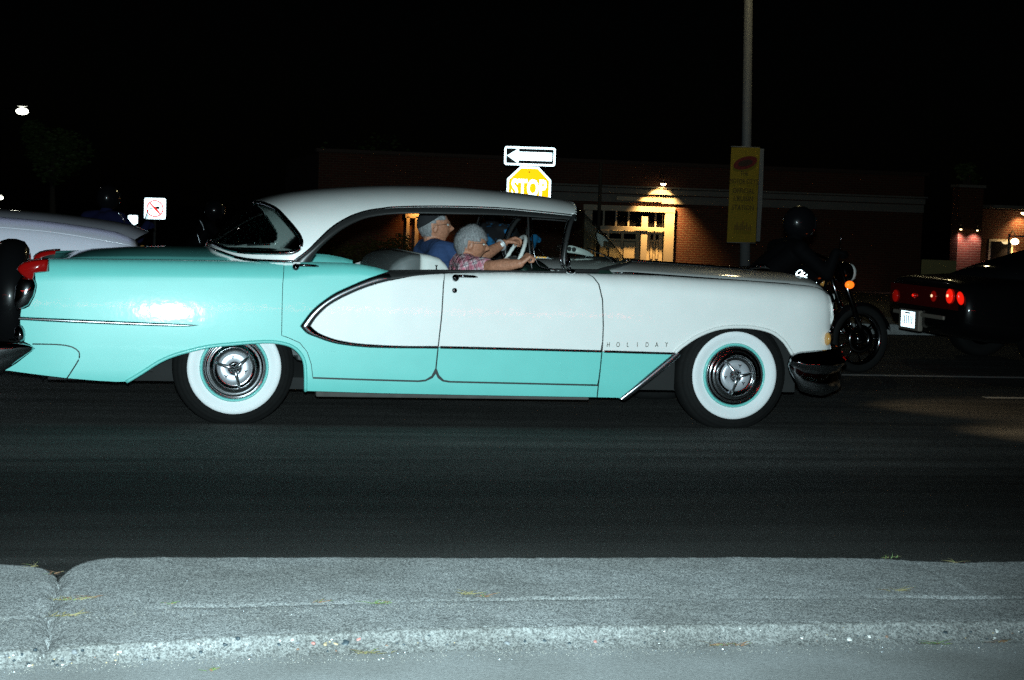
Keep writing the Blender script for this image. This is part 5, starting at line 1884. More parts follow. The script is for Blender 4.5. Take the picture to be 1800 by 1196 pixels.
# pale car, upper left
wy = 4.05
wc = empty('parked_car', (0, 0, 0), 0, 'pale lavender-white car behind the tail of the old car', 'car')
wc.name = 'passing_car'
tr = np.array([at(x, y, Y=wy + 0.06) for x, y in [(-700, 372), (-300, 374), (-60, 377), (0, 381), (60, 386), (110, 392), (160, 399), (200, 406), (225, 413), (237, 421), (243, 432)]])
secs = []
for i, (X, _, Z) in enumerate(tr):
    secs.append(ring_sec(X, wy + 0.90, 0.90 - (0.10 if i >= 9 else 0.04 if i == 8 else 0), 0.28 + (0.06 if i >= 9 else 0), Z, e=5.0, sh=0.03))
body = loft('body', secs, LAV, wc)
def hood_c(X):
    return interp(X, tr[:, 0], tr[:, 2])
sheet('hood', lambda s, t: (tr[0][0] + s * (tr[-2][0] + 0.12 * (1 - (2 * t - 1) ** 2) - tr[0][0]), wy + 0.14 + t * 1.52, hood_c(tr[0][0] + s * (tr[-2][0] - tr[0][0])) + 0.05 * (1 - abs(2 * t - 1) ** 3) - 0.004), 30, 20, LAV, wc)
cr = [at(x, y, Y=wy - 0.01) for x, y in [(-200, 392), (-60, 396), (0, 400), (60, 405), (110, 411), (170, 421), (230, 432)]]
tube('side_crease', [(q[0], wy + 0.004, q[2]) for q in smooth_curve(cr, 30)], 0.006, LAV, body, 6)
cab = []
for x, hw, zh in ((tr[0][0] - 1.3, 0.70, 1.16), (tr[0][0] - 1.0, 0.74, 1.48), (tr[0][0] - 0.2, 0.76, 1.58), (tr[1][0] - 0.5, 0.74, 1.50), (tr[1][0] + 0.1, 0.70, 1.17)):
    cab.append(ring_sec(x, wy + 0.90, hw, 1.0, zh, e=3.0, sh=0.14))
loft('cabin', cab, mat('dark_window_glass', (0.01, 0.011, 0.012), 0.05, coat=1), wc)
for X in (tr[0][0] - 0.6, tr[-1][0] - 0.85):
    for s in (0, 1):
        plain_wheel(X, wy + 0.11 + s * 1.58, 0.33, 0.33, 0.2, wc, s)
for s in (0.16, 1.64):
    ellipsoid('headlight', (tr[-1][0] - 0.03, wy + s, 0.74), (0.05, 0.10, 0.10), mat('lamp_glass', (0.5, 0.5, 0.48), 0.12, coat=1), wc)
box('bumper', (tr[-1][0] + 0.03, wy + 0.9, 0.46), (0.12, 1.7, 0.14), CHROME, wc, 0.03)

# black coupe, right
cy, XR = 4.60, 6.86
cp_ = empty('sports_coupe', (0, 0, 0), 0, 'black coupe with round red tail lights at the right edge', 'car')
W = 1.74
sec = []
for x, hw, zl, zh, e in ((0.0, 0.80, 0.34, 0.77, 5), (0.03, 0.845, 0.30, 0.80, 5), (0.12, 0.865, 0.27, 0.815, 5), (0.45, 0.87, 0.22, 0.84, 4.5), (0.95, 0.87, 0.20, 0.86, 4.5), (1.6, 0.86, 0.18, 0.86, 4.5), (2.5, 0.86, 0.18, 0.84, 4.5), (3.2, 0.86, 0.19, 0.78, 4.5), (4.0, 0.83, 0.22, 0.66, 4), (4.35, 0.74, 0.28, 0.56, 4), (4.42, 0.62, 0.32, 0.50, 4)):
    sec.append(ring_sec(XR + x, cy + W / 2, hw, zl, zh, 36, e, 0.05))
loft('body', sec, BLACKP, cp_)
cab = []
for x, hw, zh in ((0.40, 0.60, 0.845), (0.70, 0.66, 0.96), (1.15, 0.68, 1.10), (1.7, 0.68, 1.19), (2.2, 0.67, 1.18), (2.6, 0.65, 1.05), (3.0, 0.6, 0.83)):
    cab.append(ring_sec(XR + x, cy + W / 2, hw, 0.6, zh, 28, 3.0, 0.16))
loft('cabin', cab, mat('dark_window_glass', (0.01, 0.011, 0.012), 0.05, coat=1), cp_)
for x in (0.95, 3.40):
    for yy in (cy + 0.12, cy + W - 0.12):
        plain_wheel(XR + x, yy, 0.32, 0.32, 0.24, cp_, 0)
RLIT = mat('lit_red_lamp', (0.4, 0.005, 0.005), 0.2, emit=(1.0, 0.015, 0.005), estr=0.9, coat=1)
RDIM = mat('dim_red_lamp', (0.25, 0.004, 0.004), 0.15, emit=(1.0, 0.015, 0.005), estr=0.12, coat=1)
WBULB = mat('lamp_bulb', (1, 0.8, 0.5), 0.3, emit=(1.0, 0.6, 0.35), estr=1.3)
sheet('light_panel', lambda s, t: (XR - 0.012 - 0.012 * sin(pi * t), cy + 0.10 + t * (W - 0.20), 0.53 + s * 0.19), 6, 20, mat('dark_red_panel', (0.10, 0.006, 0.006), 0.15, coat=1), cp_)
for px, py, hpx, m, bulb in ((1573, 520, 22, RDIM, 0), (1607, 520, 9, RDIM, 1), (1640, 521, 19, RDIM, 1), (1668, 521, 25, RLIT, 1)):
    q = at(px, py, X=XR - 0.03)
    L = ellipsoid('tail_light', (XR - 0.025, q[1], q[2]), (0.018, hpx / 2 / 185, hpx / 2 / 185), m, cp_)
    if bulb:
        ellipsoid('bulb', (XR - 0.045, q[1], q[2] + 0.004), (0.008, 0.016, 0.014), WBULB if hpx > 10 else RLIT, L)
q = at(1691, 525, Y=cy - 0.02)
sm_ = ellipsoid('side_marker', (0, 0, 0), (0.034, 0.018, 0.062), RLIT, cp_)
sm_.location = (q[0], cy + 0.012, q[2]); sm_.rotation_euler = (0, radians(-14), 0)
q = at(1597, 562, X=XR - 0.035)
GREYB = mat('grey_bumper_cover', (0.20, 0.17, 0.14), 0.6)
box('bumper', (XR - 0.004, cy + W * 0.56, q[2] + 0.062), (0.03, W * 0.66, 0.04), GREYB, cp_, 0.012)
pf = box('plate_frame', (XR - 0.012, q[1], q[2]), (0.05, 0.46, 0.20), GREYB, cp_, 0.012)
pm_ = box('licence_plate', (XR - 0.042, q[1], q[2] + 0.004), (0.008, 0.305, 0.155), camera_glint(retro('plate_sheeting', (0.85, 0.9, 0.95), 0.42), (XR, q[1], q[2])), pf)
INK = mat('dark_sign_ink', (0.01, 0.01, 0.015), 0.8)
for k in range(6):
    box('plate_character', (XR - 0.047, q[1] + 0.105 - 0.042 * k, q[2] + 0.002), (0.003, 0.016 if k % 2 else 0.011, 0.082), INK, pm_)
box('plate_character', (XR - 0.047, q[1], q[2] + 0.066), (0.003, 0.12, 0.014), INK, pm_)

# ================================================================== street signs
def facing(p):
    """rotation about z that turns a sign's -y face towards the photographer's side of the street"""
    return math.atan2(CAM[0] - p[0], -(CAM[1] - p[1]))


SHEETW = retro('white_sheeting', (0.95, 0.98, 1.0), 0.34)
SHEETR = retro('red_sheeting', (0.95, 0.41, 0.004), 0.36)
SHEETB = mat('black_sign_ink', (0.012, 0.012, 0.010), 0.6)
REDINK = mat('red_sign_ink', (0.95, 0.02, 0.015), 0.34, 1.0)


def plate(name, pts, th, m, parent, y=0.0, smooth=False):
    """flat plate from an outline (x, z), front face at y"""
    n = len(pts)
    V = [(p[0], y, p[1]) for p in pts] + [(p[0], y + th, p[1]) for p in pts]
    F = [tuple(range(n)), tuple(range(2 * n - 1, n - 1, -1))] + [(i, i + n, (i + 1) % n + n, (i + 1) % n) for i in range(n)]
    o = mk(name, V, F, m, parent, False)
    bm = bmesh.new(); bm.from_mesh(o.data); bmesh.ops.recalc_face_normals(bm, faces=bm.faces); bm.to_mesh(o.data); bm.free()
    return o


def rrect(w, h, r, n=6, cx=0, cz=0):
    out = []
    for sx, sz, a0 in ((1, 1, 0), (-1, 1, pi / 2), (-1, -1, pi), (1, -1, 3 * pi / 2)):
        for k in range(n):
            a = a0 + pi / 2 * k / (n - 1)
            out.append((cx + sx * (w / 2 - r) + r * cos(a), cz + sz * (h / 2 - r) + r * sin(a)))
    return out


def T(x, z, y=0.0):
    return Matrix(((1, 0, 0, x), (0, 0, -1, y), (0, 1, 0, z), (0, 0, 0, 1)))


SY = 20.0
p = at(929.5, 332, Y=SY)
gs = gz(SY)
ss = empty('stop_sign', (p[0], SY, gs), facing(p), 'stop sign with one-way arrow above it behind the car roof', 'street sign')
zc = p[2] - gs
tube('post', [(0, 0.035, 0), (0, 0.035, zc + 0.66)], 0.028, STEELG, ss, 8)
R8 = 0.381 / cos(pi / 8)
o8 = lambda k, c=0: [(k * R8 * cos(pi / 8 + i * pi / 4), c + k * R8 * sin(pi / 8 + i * pi / 4)) for i in range(8)]
sg = plate('stop_plate', o8(1, zc), 0.004, SHEETW, ss, 0.0)
plate('stop_field', o8(0.905, zc), 0.002, SHEETR, sg, -0.004)
text('stop_lettering', 'STOP', 0.40, T(0, zc - 0.005, -0.0075), SHEETW, sg, 0.001, 'CENTER', 0.62, 1.02, 0.016)
ellipsoid('bolt', (0, -0.008, zc + 0.285), (0.012, 0.004, 0.012), mat('red_bolt', (0.5, 0.01, 0.01), 0.5), sg, 10, 6)
p2 = at(929.5, 275, Y=SY)
zo = p2[2] - gs
ow = plate('one_way_plate', rrect(0.885, 0.325, 0.045, 6, 0, zo), 0.004, SHEETW, ss, 0.0)
plate('one_way_field', rrect(0.81, 0.25, 0.012, 4, 0, zo), 0.002, SHEETB, ow, -0.004)
aw = [(-0.395, 0), (-0.225, 0.115), (-0.19, 0.115), (-0.19, 0.075), (0.375, 0.075), (0.385, 0.065), (0.385, -0.065), (0.375, -0.075), (-0.19, -0.075), (-0.19, -0.115), (-0.225, -0.115)]
plate('one_way_arrow', [(x, z + zo) for x, z in aw], 0.002, SHEETW, ow, -0.0075)
text('one_way_lettering', 'ONE WAY', 0.10, T(0.09, zo, -0.0088), retro('faded_lettering', (0.72, 0.74, 0.62), 0.36), ow, 0.0006, 'CENTER', 0.9)

NY = 22.0
p = at(272.5, 367, Y=NY)
ns = empty('no_horn_sign', (p[0], NY, gz(NY)), facing(p), 'white square sign with a red-ringed crossed-out horn symbol', 'street sign')
zc = p[2] - gz(NY)
sc1 = 36.5 / (FPX / np.linalg.norm(np.array(p) - CAM))
tube('post', [(0, 0.035, 0), (0, 0.035, zc + 0.15)], 0.025, mat('dark_post', (0.015, 0.015, 0.015), 0.8), ns, 8)
pl = plate('sign_plate', rrect(sc1, sc1, 0.03, 6, 0, zc), 0.004, SHEETW, ns)
u = sc1 / 36.5
NR = 48
V = []
for k in range(NR):
    a = 2 * pi * k / NR
    V += [(12.7 * u * cos(a), -0.006, zc + 12.7 * u * sin(a)), (14.6 * u * cos(a), -0.006, zc + 14.6 * u * sin(a))]
F = [(2 * k, (2 * k + 2) % (2 * NR), (2 * k + 3) % (2 * NR), 2 * k + 1) for k in range(NR)]
mk('red_ring', V, F, REDINK, pl, False)
plate('red_slash', [(-10.2 * u, zc + 9.6 * u), (-8.6 * u, zc + 10.6 * u), (-1.0 * u, zc + 3.0 * u), (4.5 * u, zc - 1.5 * u), (10.2 * u, zc - 9.6 * u), (8.6 * u, zc - 10.6 * u), (1.5 * u, zc - 3.5 * u), (-3.5 * u, zc + 1.5 * u)], 0.001, REDINK, pl, -0.0075)
plate('horn_bell', [(-1.5 * u, zc - 0.2 * u), (7.5 * u, zc - 0.6 * u), (7.5 * u, zc + 3.4 * u), (0.0, zc + 3.4 * u), (-2.5 * u, zc + 1.5 * u)], 0.002, SHEETB, pl, -0.005)
plate('horn_tube', [(-8.5 * u, zc - 0.9 * u), (-7 * u, zc - 2.0 * u), (-5.5 * u, zc - 0.4 * u), (-1 * u, zc - 0.2 * u), (-1 * u, zc + 0.6 * u), (-8 * u, zc + 0.4 * u)], 0.002, SHEETB, pl, -0.005)
RY = 26.0
p = at(233.5, 387, Y=RY)
rs_ = empty('small_sign', (p[0], RY, gz(RY)), facing(p), 'small white square sign left of the horn sign', 'street sign')
zc = p[2] - gz(RY)
u = np.linalg.norm(np.array(p) - CAM) / FPX
tube('post', [(0, 0.03, 0), (0, 0.03, zc + 0.05)], 0.02, MATS['dark_post'], rs_, 8)
pl = plate('sign_plate', rrect(17 * u, 17 * u, 0.03, 6, 0, zc), 0.004, SHEETW, rs_)
for dx in (-1.2, 2.2):
    plate('sign_mark', rrect(0.8 * u, 2.6 * u, 0.3 * u, 4, dx * u, zc + 1.6 * u), 0.002, retro('faded_lettering', (0.72, 0.74, 0.62), 0.36), pl, -0.004)

# ------------------------------------------------------------------ steel pole, banner, street lamp
PY = 26.0
p = at(1311, 470, Y=PY)
sl = empty('street_lamp', (p[0], PY, gz(PY)), 0, 'tall steel lamp post carrying a yellow banner', 'lamp post')
tube('post', [(0, 0, 0), (-0.125, 0, 4.0), (-0.29, 0, 9.2)], [0.115, 0.10, 0.075], STEELG, sl, 14)
tube('base_plate', [(0, 0, 0), (0, 0, 0.12)], 0.2, STEELG, sl, 12)
tube('lamp_arm', [(-0.285, 0, 9.1), (-0.29, -0.8, 9.5), (-0.30, -2.2, 9.6)], 0.035, STEELG, sl, 8)
lh = ellipsoid('lamp_head', (-0.30, -2.5, 9.58), (0.16, 0.38, 0.10), STEELG, sl)
LAMPG = mat('sodium_lamp_glow', (1, 0.9, 0.5), 0.4, emit=(1.0, 0.92, 0.45), estr=90)
ellipsoid('lamp_glass', (-0.30, -2.5, 9.50), (0.13, 0.30, 0.07), LAMPG, lh)
ld = bpy.data.lights.new('street_lamp_light', 'POINT'); ld.energy = 110; ld.color = (1.0, 0.78, 0.42); ld.shadow_soft_size = 0.2
lo = bpy.data.objects.new('street_lamp_light', ld); COL.objects.link(lo); lo.parent = sl; lo.location = (-0.30, -2.5, 9.35)
b0 = at(1307, 343, Y=PY - 0.13)
bx, bz = b0[0] - p[0], b0[2] - gz(PY)
upx = (PY - CAM[1]) / FPX / FWD[1] * 1.0
BAN = mat('yellow_banner_cloth', (0.27, 0.19, 0.009), 0.8, var=0.12, vscale=3, bump=0.3, bscale=4)
bw, bh = 54 * upx, 169 * upx
bn = sheet('banner', lambda s, t: (bx + (t - .5) * bw + 0.012 * (s - .5), -0.13 - 0.02 * sin(pi * s) * sin(4 * t), bz + (s - .5) * bh + 0.02 * (t - .5)), 20, 8, BAN, sl)
sheet('banner_edge', lambda s, t: (bx + bw / 2 + 0.012 + 0.10 * t * (1 - 0.3 * abs(s - .5)), -0.11, bz + 0.01 + (s - .5) * bh * 0.98), 6, 3, mat('banner_back_grey', (0.16, 0.17, 0.18), 0.8), bn)
for dz in (bh / 2 + 0.01, -bh / 2 - 0.01):
    tube('banner_rod', [(bx - bw / 2, -0.12, bz + dz), (bx + bw / 2, -0.12, bz + dz)], 0.012, STEELG, sl, 6)
BINK = mat('banner_ink', (0.035, 0.018, 0.012), 0.8)
bz0 = lambda py: bz + (343 - py) * upx
el_ = []
for k in range(32):
    a = 2 * pi * k / 32
    el_.append((bx + (22 * cos(a) - 1 * sin(a)) * upx, bz0(286) + (11 * sin(a) + 6 * cos(a)) * upx))
plate('banner_emblem', el_, 0.002, mat('emblem_red_brown', (0.14, 0.012, 0.012), 0.8), bn, -0.158)
plate('emblem_core', [(bx + (x - bx) * .62, bz0(286) + (z - bz0(286)) * .5) for x, z in el_], 0.002, BINK, bn, -0.162)
for py, s, t in ((305, 7.5, 'THE'), (319.5, 9.5, "MOTOR CITY'S"), (336, 9.5, 'OFFICIAL'), (350, 9.5, 'CRUISIN'), (366, 9.5, 'STATION')):
    text('banner_lettering', t, s * 1.35 * upx, T(bx - 1 * upx, bz0(py), -0.158), BINK, bn, 0.001, 'CENTER', 0.62 if len(t) > 9 else 0.78)
for k in range(9):
    x = -14 + 3.6 * k
    h = [9, 14, 8, 12, 17, 9, 14, 7, 10][k]
    plate('banner_figure', rrect(2.6 * upx, h * upx, 0.4 * upx, 3, bx + x * upx, bz0(398) + (h / 2 - 8) * upx), 0.002, mat('banner_print_brown', (0.16, 0.10, 0.015), 0.8), bn, -0.158)

# dark utility pole in front of the brick building
p = at(1053, 380, Y=30)
up_ = tube('utility_pole', [(0, 0, 0), (0, 0, 3.0)], [0.045, 0.040], mat('creosote_wood', (0.012, 0.010, 0.008), 0.9), None, 8)
up_.location = (p[0], 30, gz(30))
props(up_, 'thin dark post standing before the brick building door', 'post')

# ================================================================== brick building across the street
def brick_mat():
    m, nt, b = new_mat('red_brick')
    N = lambda t: nt.nodes.new(t)
    tc = N('ShaderNodeTexCoord')
    mp = N('ShaderNodeMapping'); mp.inputs['Rotation'].default_value = (radians(-90), 0, 0)
    nt.links.new(tc.outputs['Object'], mp.inputs['Vector'])
    br = N('ShaderNodeTexBrick')
    br.inputs['Scale'].default_value = 1.0
    br.inputs['Brick Width'].default_value = 0.215; br.inputs['Row Height'].default_value = 0.075; br.inputs['Mortar Size'].default_value = 0.010
    br.inputs['Color1'].default_value = (0.085, 0.018, 0.007, 1); br.inputs['Color2'].default_value = (0.055, 0.012, 0.005, 1); br.inputs['Mortar'].default_value = (0.09, 0.06, 0.038, 1)
    nt.links.new(mp.outputs[0], br.inputs['Vector'])
    nt.links.new(br.outputs['Color'], b.inputs['Base Color'])
    b.inputs['Roughness'].default_value = 0.9
    bp = N('ShaderNodeBump'); bp.inputs['Strength'].default_value = 0.6; bp.inputs['Distance'].default_value = 0.01; bp.invert = True
    nt.links.new(br.outputs['Fac'], bp.inputs['Height']); nt.links.new(bp.outputs[0], b.inputs['Normal'])
    return m


BRICK = brick_mat()
TRIMW = mat('cream_trim_paint', (0.45, 0.40, 0.31), 0.6, var=0.1, vscale=4)
BY = 46.0
mat('dark_brown_paint', (0.04, 0.02, 0.012), 0.7)
FRZ = mat('frieze_grey_paint', (0.17, 0.165, 0.15), 0.7, var=0.15, vscale=2)
B = lambda x, y, d=0.0: at(x, y, Y=BY + d)
g0 = gz(BY)
bd = empty('brick_building', (B(1200, 400)[0], BY, g0), 0, 'low brick building with lit doorway behind the car hood', 'building')
ox = B(1200, 400)[0]
L2 = lambda x, y: (B(x, y)[0] - ox, B(x, y)[2] - g0)
xl = L2(560, 300)[0]; xr = L2(1622, 380)[0]
def zl(px, py): return L2(px, py)[1]
top = zl(1000, 285)
d0, d1 = L2(1027, 383), L2(1183, 374)
dx0, dx1 = d0[0], d1[0]
dz1 = zl(1110, 372)
# walls: left, right and above the doorway
bm = bmesh.new()
def wall(x0, x1, z0, z1):
    bm_box(bm, ((x0 + x1) / 2, 0.2, (z0 + z1) / 2), (x1 - x0, 0.4, z1 - z0))
e0 = L2(712, 376)[0]; e1 = L2(736, 376)[0]; ez = zl(722, 375)
wall(xl, e0, -0.3, top); wall(e0, e1, ez, top); wall(e1, dx0, -0.3, top); wall(dx0, dx1, dz1, top); wall(dx1, xr, -0.3, top)
from_bm('wall', bm, BRICK, bd)
box('parapet_cap', ((xl + xr) / 2, 0.15, top + 0.06), (xr - xl + 0.2, 0.6, 0.11), MATS['dark_brown_paint'], bd, 0.01)
box('roof', ((xl + xr) / 2, 6.2, top - 0.3), (xr - xl - 0.1, 11.6, 0.2), DARK, bd)
box('side_wall', (xl + 0.2, 6.4, (top - 0.3) / 2), (0.4, 12.0, top + 0.25), BRICK, bd)
box('side_wall', (xr - 0.2, 6.4, (top - 0.3) / 2), (0.4, 12.0, top + 0.25), BRICK, bd)
zf0, zf1 = zl(1150, 358), zl(1150, 344); zc0, zc1 = zl(1150, 342.5), zl(1150, 333)
fx0 = L2(940, 350)[0]
box('frieze', ((fx0 + xr) / 2, -0.035, (zf0 + zf1) / 2), (xr - fx0, 0.07, zf1 - zf0), FRZ, bd, 0.006)
box('cornice', ((fx0 + xr) / 2, -0.085, (zc0 + zc1) / 2), (xr - fx0, 0.17, zc1 - zc0), FRZ, bd, 0.02)
box('cornice', ((fx0 + xr) / 2, -0.12, zc1 + 0.05), (xr - fx0 + .1, 0.24, 0.05), FRZ, bd, 0.01)
# name board: only its dark frame reads at this distance
s0 = L2(1082, 347); s1 = L2(1161, 356.5)
nb = box('name_board', ((s0[0] + s1[0]) / 2, -0.082, (zf0 + zf1) / 2), (s1[0] - s0[0], 0.02, 0.145), TRIMW, bd)
for dz in (-0.075, 0.075):
    box('board_frame', ((s0[0] + s1[0]) / 2, -0.088, (zf0 + zf1) / 2 + dz), (s1[0] - s0[0], 0.03, 0.014), mat('dark_brown_paint', (0.04, 0.02, 0.012), 0.7), nb)
box('board_frame', (s1[0], -0.088, (zf0 + zf1) / 2), (0.016, 0.03, 0.164), MATS['dark_brown_paint'], nb)
box('board_frame', (s0[0], -0.088, (zf0 + zf1) / 2), (0.016, 0.03, 0.164), MATS['dark_brown_paint'], nb)
# doorway: frame, post, transom lights, panelled doors
df = box('door_frame', ((dx0 + dx1) / 2, -0.03, dz1 + 0.09), (dx1 - dx0 + 0.1, 0.10, 0.18), TRIMW, bd, 0.008)
jx = L2(1168, 390)[0]
box('jamb', ((jx + dx1) / 2 + 0.02, -0.03, dz1 / 2 - 0.05), (dx1 - jx + 0.04, 0.10, dz1 + 0.08), TRIMW, df, 0.008)
lx = L2(1040, 390)[0]
box('jamb', ((dx0 + lx) / 2, -0.03, dz1 / 2 - 0.05), (lx - dx0, 0.10, dz1 + 0.08), TRIMW, df, 0.008)
mx0, mx1 = L2(1127, 400)[0], L2(1138, 400)[0]
box('mullion', ((mx0 + mx1) / 2, 0.02, dz1 / 2 - 0.1), (mx1 - mx0, 0.10, dz1 - 0.1), TRIMW, df, 0.006)
tz0, tz1 = zl(1120, 406), zl(1120, 399)
box('transom_bar', ((lx + jx) / 2, 0.0, (tz0 + tz1) / 2), (jx - lx, 0.12, tz1 - tz0), TRIMW, df, 0.008)
PANE = mat('night_window_glass', (0.008, 0.008, 0.010), 0.06, coat=1)
def paned(x0, x1, z0, z1, n, y=0.10):
    box('transom_pane', ((x0 + x1) / 2, y, (z0 + z1) / 2), (x1 - x0, 0.02, z1 - z0), PANE, df)
    for k in range(1, n):
        x = x0 + (x1 - x0) * k / n
        box('glazing_bar', (x, y - 0.02, (z0 + z1) / 2), (0.05, 0.05, z1 - z0), TRIMW, df)
paned(lx, mx0, tz1, dz1, 4); paned(mx1, jx, tz1, dz1, 2)
DOORP = mat('cream_door_paint', (0.50, 0.43, 0.29), 0.6, var=0.12, vscale=5)
def door_leaf(x0, x1, zt_, n, lights):
    dl = box('door', ((x0 + x1) / 2, 0.14, zt_ / 2 - 0.1), (x1 - x0, 0.06, zt_ + 0.2), DOORP, bd, 0.005)
    w = (x1 - x0 - 0.2) / n
    for k in range(n):
        xc = x0 + 0.10 + w * (k + 0.5)
        box('door_pane', (xc, 0.105, zt_ - 0.19), (w - 0.09, 0.02, 0.17), PANE, dl)
        for zz0, zz1 in ((zt_ - 0.9, zt_ - 0.36), (zt_ - 1.5, zt_ - 1.02), (0.06, zt_ - 1.6)):
            if zz1 > zz0 + 0.05:
                box('door_panel', (xc, 0.104, (zz0 + zz1) / 2), (w - 0.10, 0.022, zz1 - zz0), DOORP, dl, 0.008)
                box('panel_groove', (xc, 0.113, (zz0 + zz1) / 2), (w - 0.06, 0.008, zz1 - zz0 + 0.04), MATS['dark_brown_paint'], dl)
door_leaf(lx, mx0, tz0, 3, True)
door_leaf(mx1, jx, tz0, 2, True)
# a second, narrow doorway further left with its own lamp
ef = box('door_frame', ((e0 + e1) / 2, -0.02, ez - 0.07), (e1 - e0, 0.14, 0.16), TRIMW, bd, 0.006)
box('jamb', (e1 - 0.06, -0.02, ez / 2 - 0.1), (0.12, 0.14, ez), TRIMW, ef, 0.006)
box('jamb', (e0 + 0.09, -0.02, ez / 2 - 0.1), (0.10, 0.14, ez), TRIMW, ef, 0.006)
box('door', ((e0 + e1) / 2, 0.16, ez / 2 - 0.1), (e1 - e0, 0.05, ez + 0.1), mat('brown_door_paint', (0.10, 0.04, 0.02), 0.6), bd)
BGLOW = mat('warm_bulb_glow', (1, 0.8, 0.5), 0.4, emit=(1.0, 0.72, 0.36), estr=14)


def wall_lamp(px, py, label, energy, reach=0.55, col=(1.0, 0.62, 0.25), Y=BY, tgt=1.0, spot=True, size=0.09):
    q = at(px, py, Y=Y - reach)
    o = empty('wall_lamp', (q[0], Y, q[2]), 0, label, 'lamp')
    tube('gooseneck', [(0, 0.0, 0.18), (0, -reach * 0.5, 0.34), (0, -reach * 0.95, 0.22), (0, -reach, 0.08)], 0.014, mat('lamp_iron', (0.02, 0.02, 0.02), 0.6), o, 8)
    lathe_v = []
    sh_ = lathe('shade', [(0.02, 0.0), (0.05, 0.01), (0.085, 0.05), (0.10, 0.09)], MATS['lamp_iron'], o, 20)
    sh_.data.transform(Matrix.Translation((0, -reach, 0.09)) @ Matrix.Rotation(radians(-90), 4, 'X'))
    ellipsoid('bulb', (0, -reach, 0.0), (size, size, size * 0.8), BGLOW, o)
    d = bpy.data.lights.new('lamp_light', 'SPOT' if spot else 'POINT'); d.energy = energy * 1.6; d.color = col; d.shadow_soft_size = 0.05
    if spot:
        d.spot_size = radians(108); d.spot_blend = 0.8
    l = bpy.data.objects.new('lamp_light', d); COL.objects.link(l); l.parent = o; l.location = (0, -reach, -0.10)
    if spot:
        l.rotation_euler = (radians(32), 0, 0)
    return o


wall_lamp(1166, 323, 'lit round lamp above the cream doorway of the brick building', 1000, 0.42, (1.0, 0.56, 0.19))
wall_lamp(742, 352, 'lamp over the narrow left doorway of the brick building, hidden by the car roof', 42, 0.5, (1.0, 0.42, 0.10))
wall_lamp(687, 312, 'small distant white lamp above the rear of the car roof', 12, 0.4, (1.0, 0.9, 0.7), 55.0, size=0.06)

# ------------------------------------------------------------------ house at far right
RB = 40.0
g1 = gz(RB)
Rr = lambda x, y: at(x, y, Y=RB)
q0 = Rr(1690, 400)
hb = empty('brick_house', (q0[0], RB, g1), 0, 'brick house with chimney and lit porch at the right edge', 'house')
LR = lambda x, y: (Rr(x, y)[0] - q0[0], Rr(x, y)[2] - g1)
c0, c1 = LR(1687, 330), LR(1728, 335)
box('chimney', ((c0[0] + c1[0]) / 2, 0.2, c0[1] / 2), (c1[0] - c0[0], 0.5, c0[1]), BRICK, hb)
box('chimney_cap', ((c0[0] + c1[0]) / 2, 0.2, c0[1] + 0.05), (c1[0] - c0[0] + 0.12, 0.62, 0.09), FRZ, hb, 0.02)
w0_, w1_ = LR(1728, 356), LR(2050, 372)
box('wall', ((w0_[0] + w1_[0]) / 2, 0.65, (w0_[1] - 0.2) / 2), (w1_[0] - w0_[0], 0.3, w0_[1] - 0.2), BRICK, hb)
bm = bmesh.new()
bm_box(bm, ((w0_[0] + w1_[0]) / 2, 0.1, w0_[1] - 0.12), (w1_[0] - w0_[0], 1.6, 0.10), 0, 0.01)
from_bm('roof', bm, FRZ, hb)
for k in range(3):
    xx = w0_[0] + 0.9 + k * 1.7
    f_ = box('window', (xx, 0.49, 1.2), (0.8, 0.05, 1.0), TRIMW, hb, 0.01)
    box('pane', (xx, 0.46, 1.2), (0.66, 0.02, 0.86), PANE, f_)
# chain-link fence before the house
CHL = mat('fence_wire', (0.30, 0.31, 0.33), 0.5, 0.4)
fa = LR(1690, 450); fb = LR(2020, 455)
fence = empty('chain_link_fence', (q0[0], RB - 3.0, gz(RB - 3.0)), 0, 'chain link fence in front of the brick house', 'fence')
V, F = [], []
hgt = 1.75
n = int((fb[0] - fa[0]) / 0.10)
for s in (-1, 1):
    for k in range(-int(hgt / 0.10), n + int(hgt / 0.10)):
        xa = fa[0] + k * 0.10; xb = xa + s * hgt
        za, zb_ = 0.05, hgt
        if xa < fa[0] or xa > fb[0] or xb < fa[0] or xb > fb[0]:
            continue
        v, f = ring_tube([(xa, 0.004 * s, za), (xb, 0.004 * s, zb_)], 0.004, 4, False, False)
        b_ = len(V); V.extend(v); F.extend([tuple(i + b_ for i in q) for q in f])
mk('wire_mesh', V, F, CHL, fence)['kind'] = 'stuff'
for k in range(5):
    tube('fence_post', [(fa[0] + (fb[0] - fa[0]) * k / 4, 0.03, 0), (fa[0] + (fb[0] - fa[0]) * k / 4, 0.03, hgt + .06)], 0.03, CHL, fence, 8)
tube('top_rail', [(fa[0], 0.03, hgt), (fb[0], 0.03, hgt)], 0.022, CHL, fence, 8)
wall_lamp(1784, 425, 'bright oval porch lamp on the brick house at the right edge', 60, 0.35, (1.0, 0.55, 0.2), RB + 0.5, size=0.12)
wall_lamp(1800, 374, 'upper porch lamp under the eave of the house at the right edge', 60, 0.3, (1.0, 0.6, 0.22), RB + 0.5, size=0.09)
wall_lamp(1689, 403, 'left one of two small pinkish lamps on the chimney', 45, 0.22, (1.0, 0.55, 0.5), RB - 0.05, size=0.035)
wall_lamp(1718, 405, 'right one of two small pinkish lamps on the chimney', 30, 0.22, (1.0, 0.55, 0.5), RB - 0.05, size=0.028)
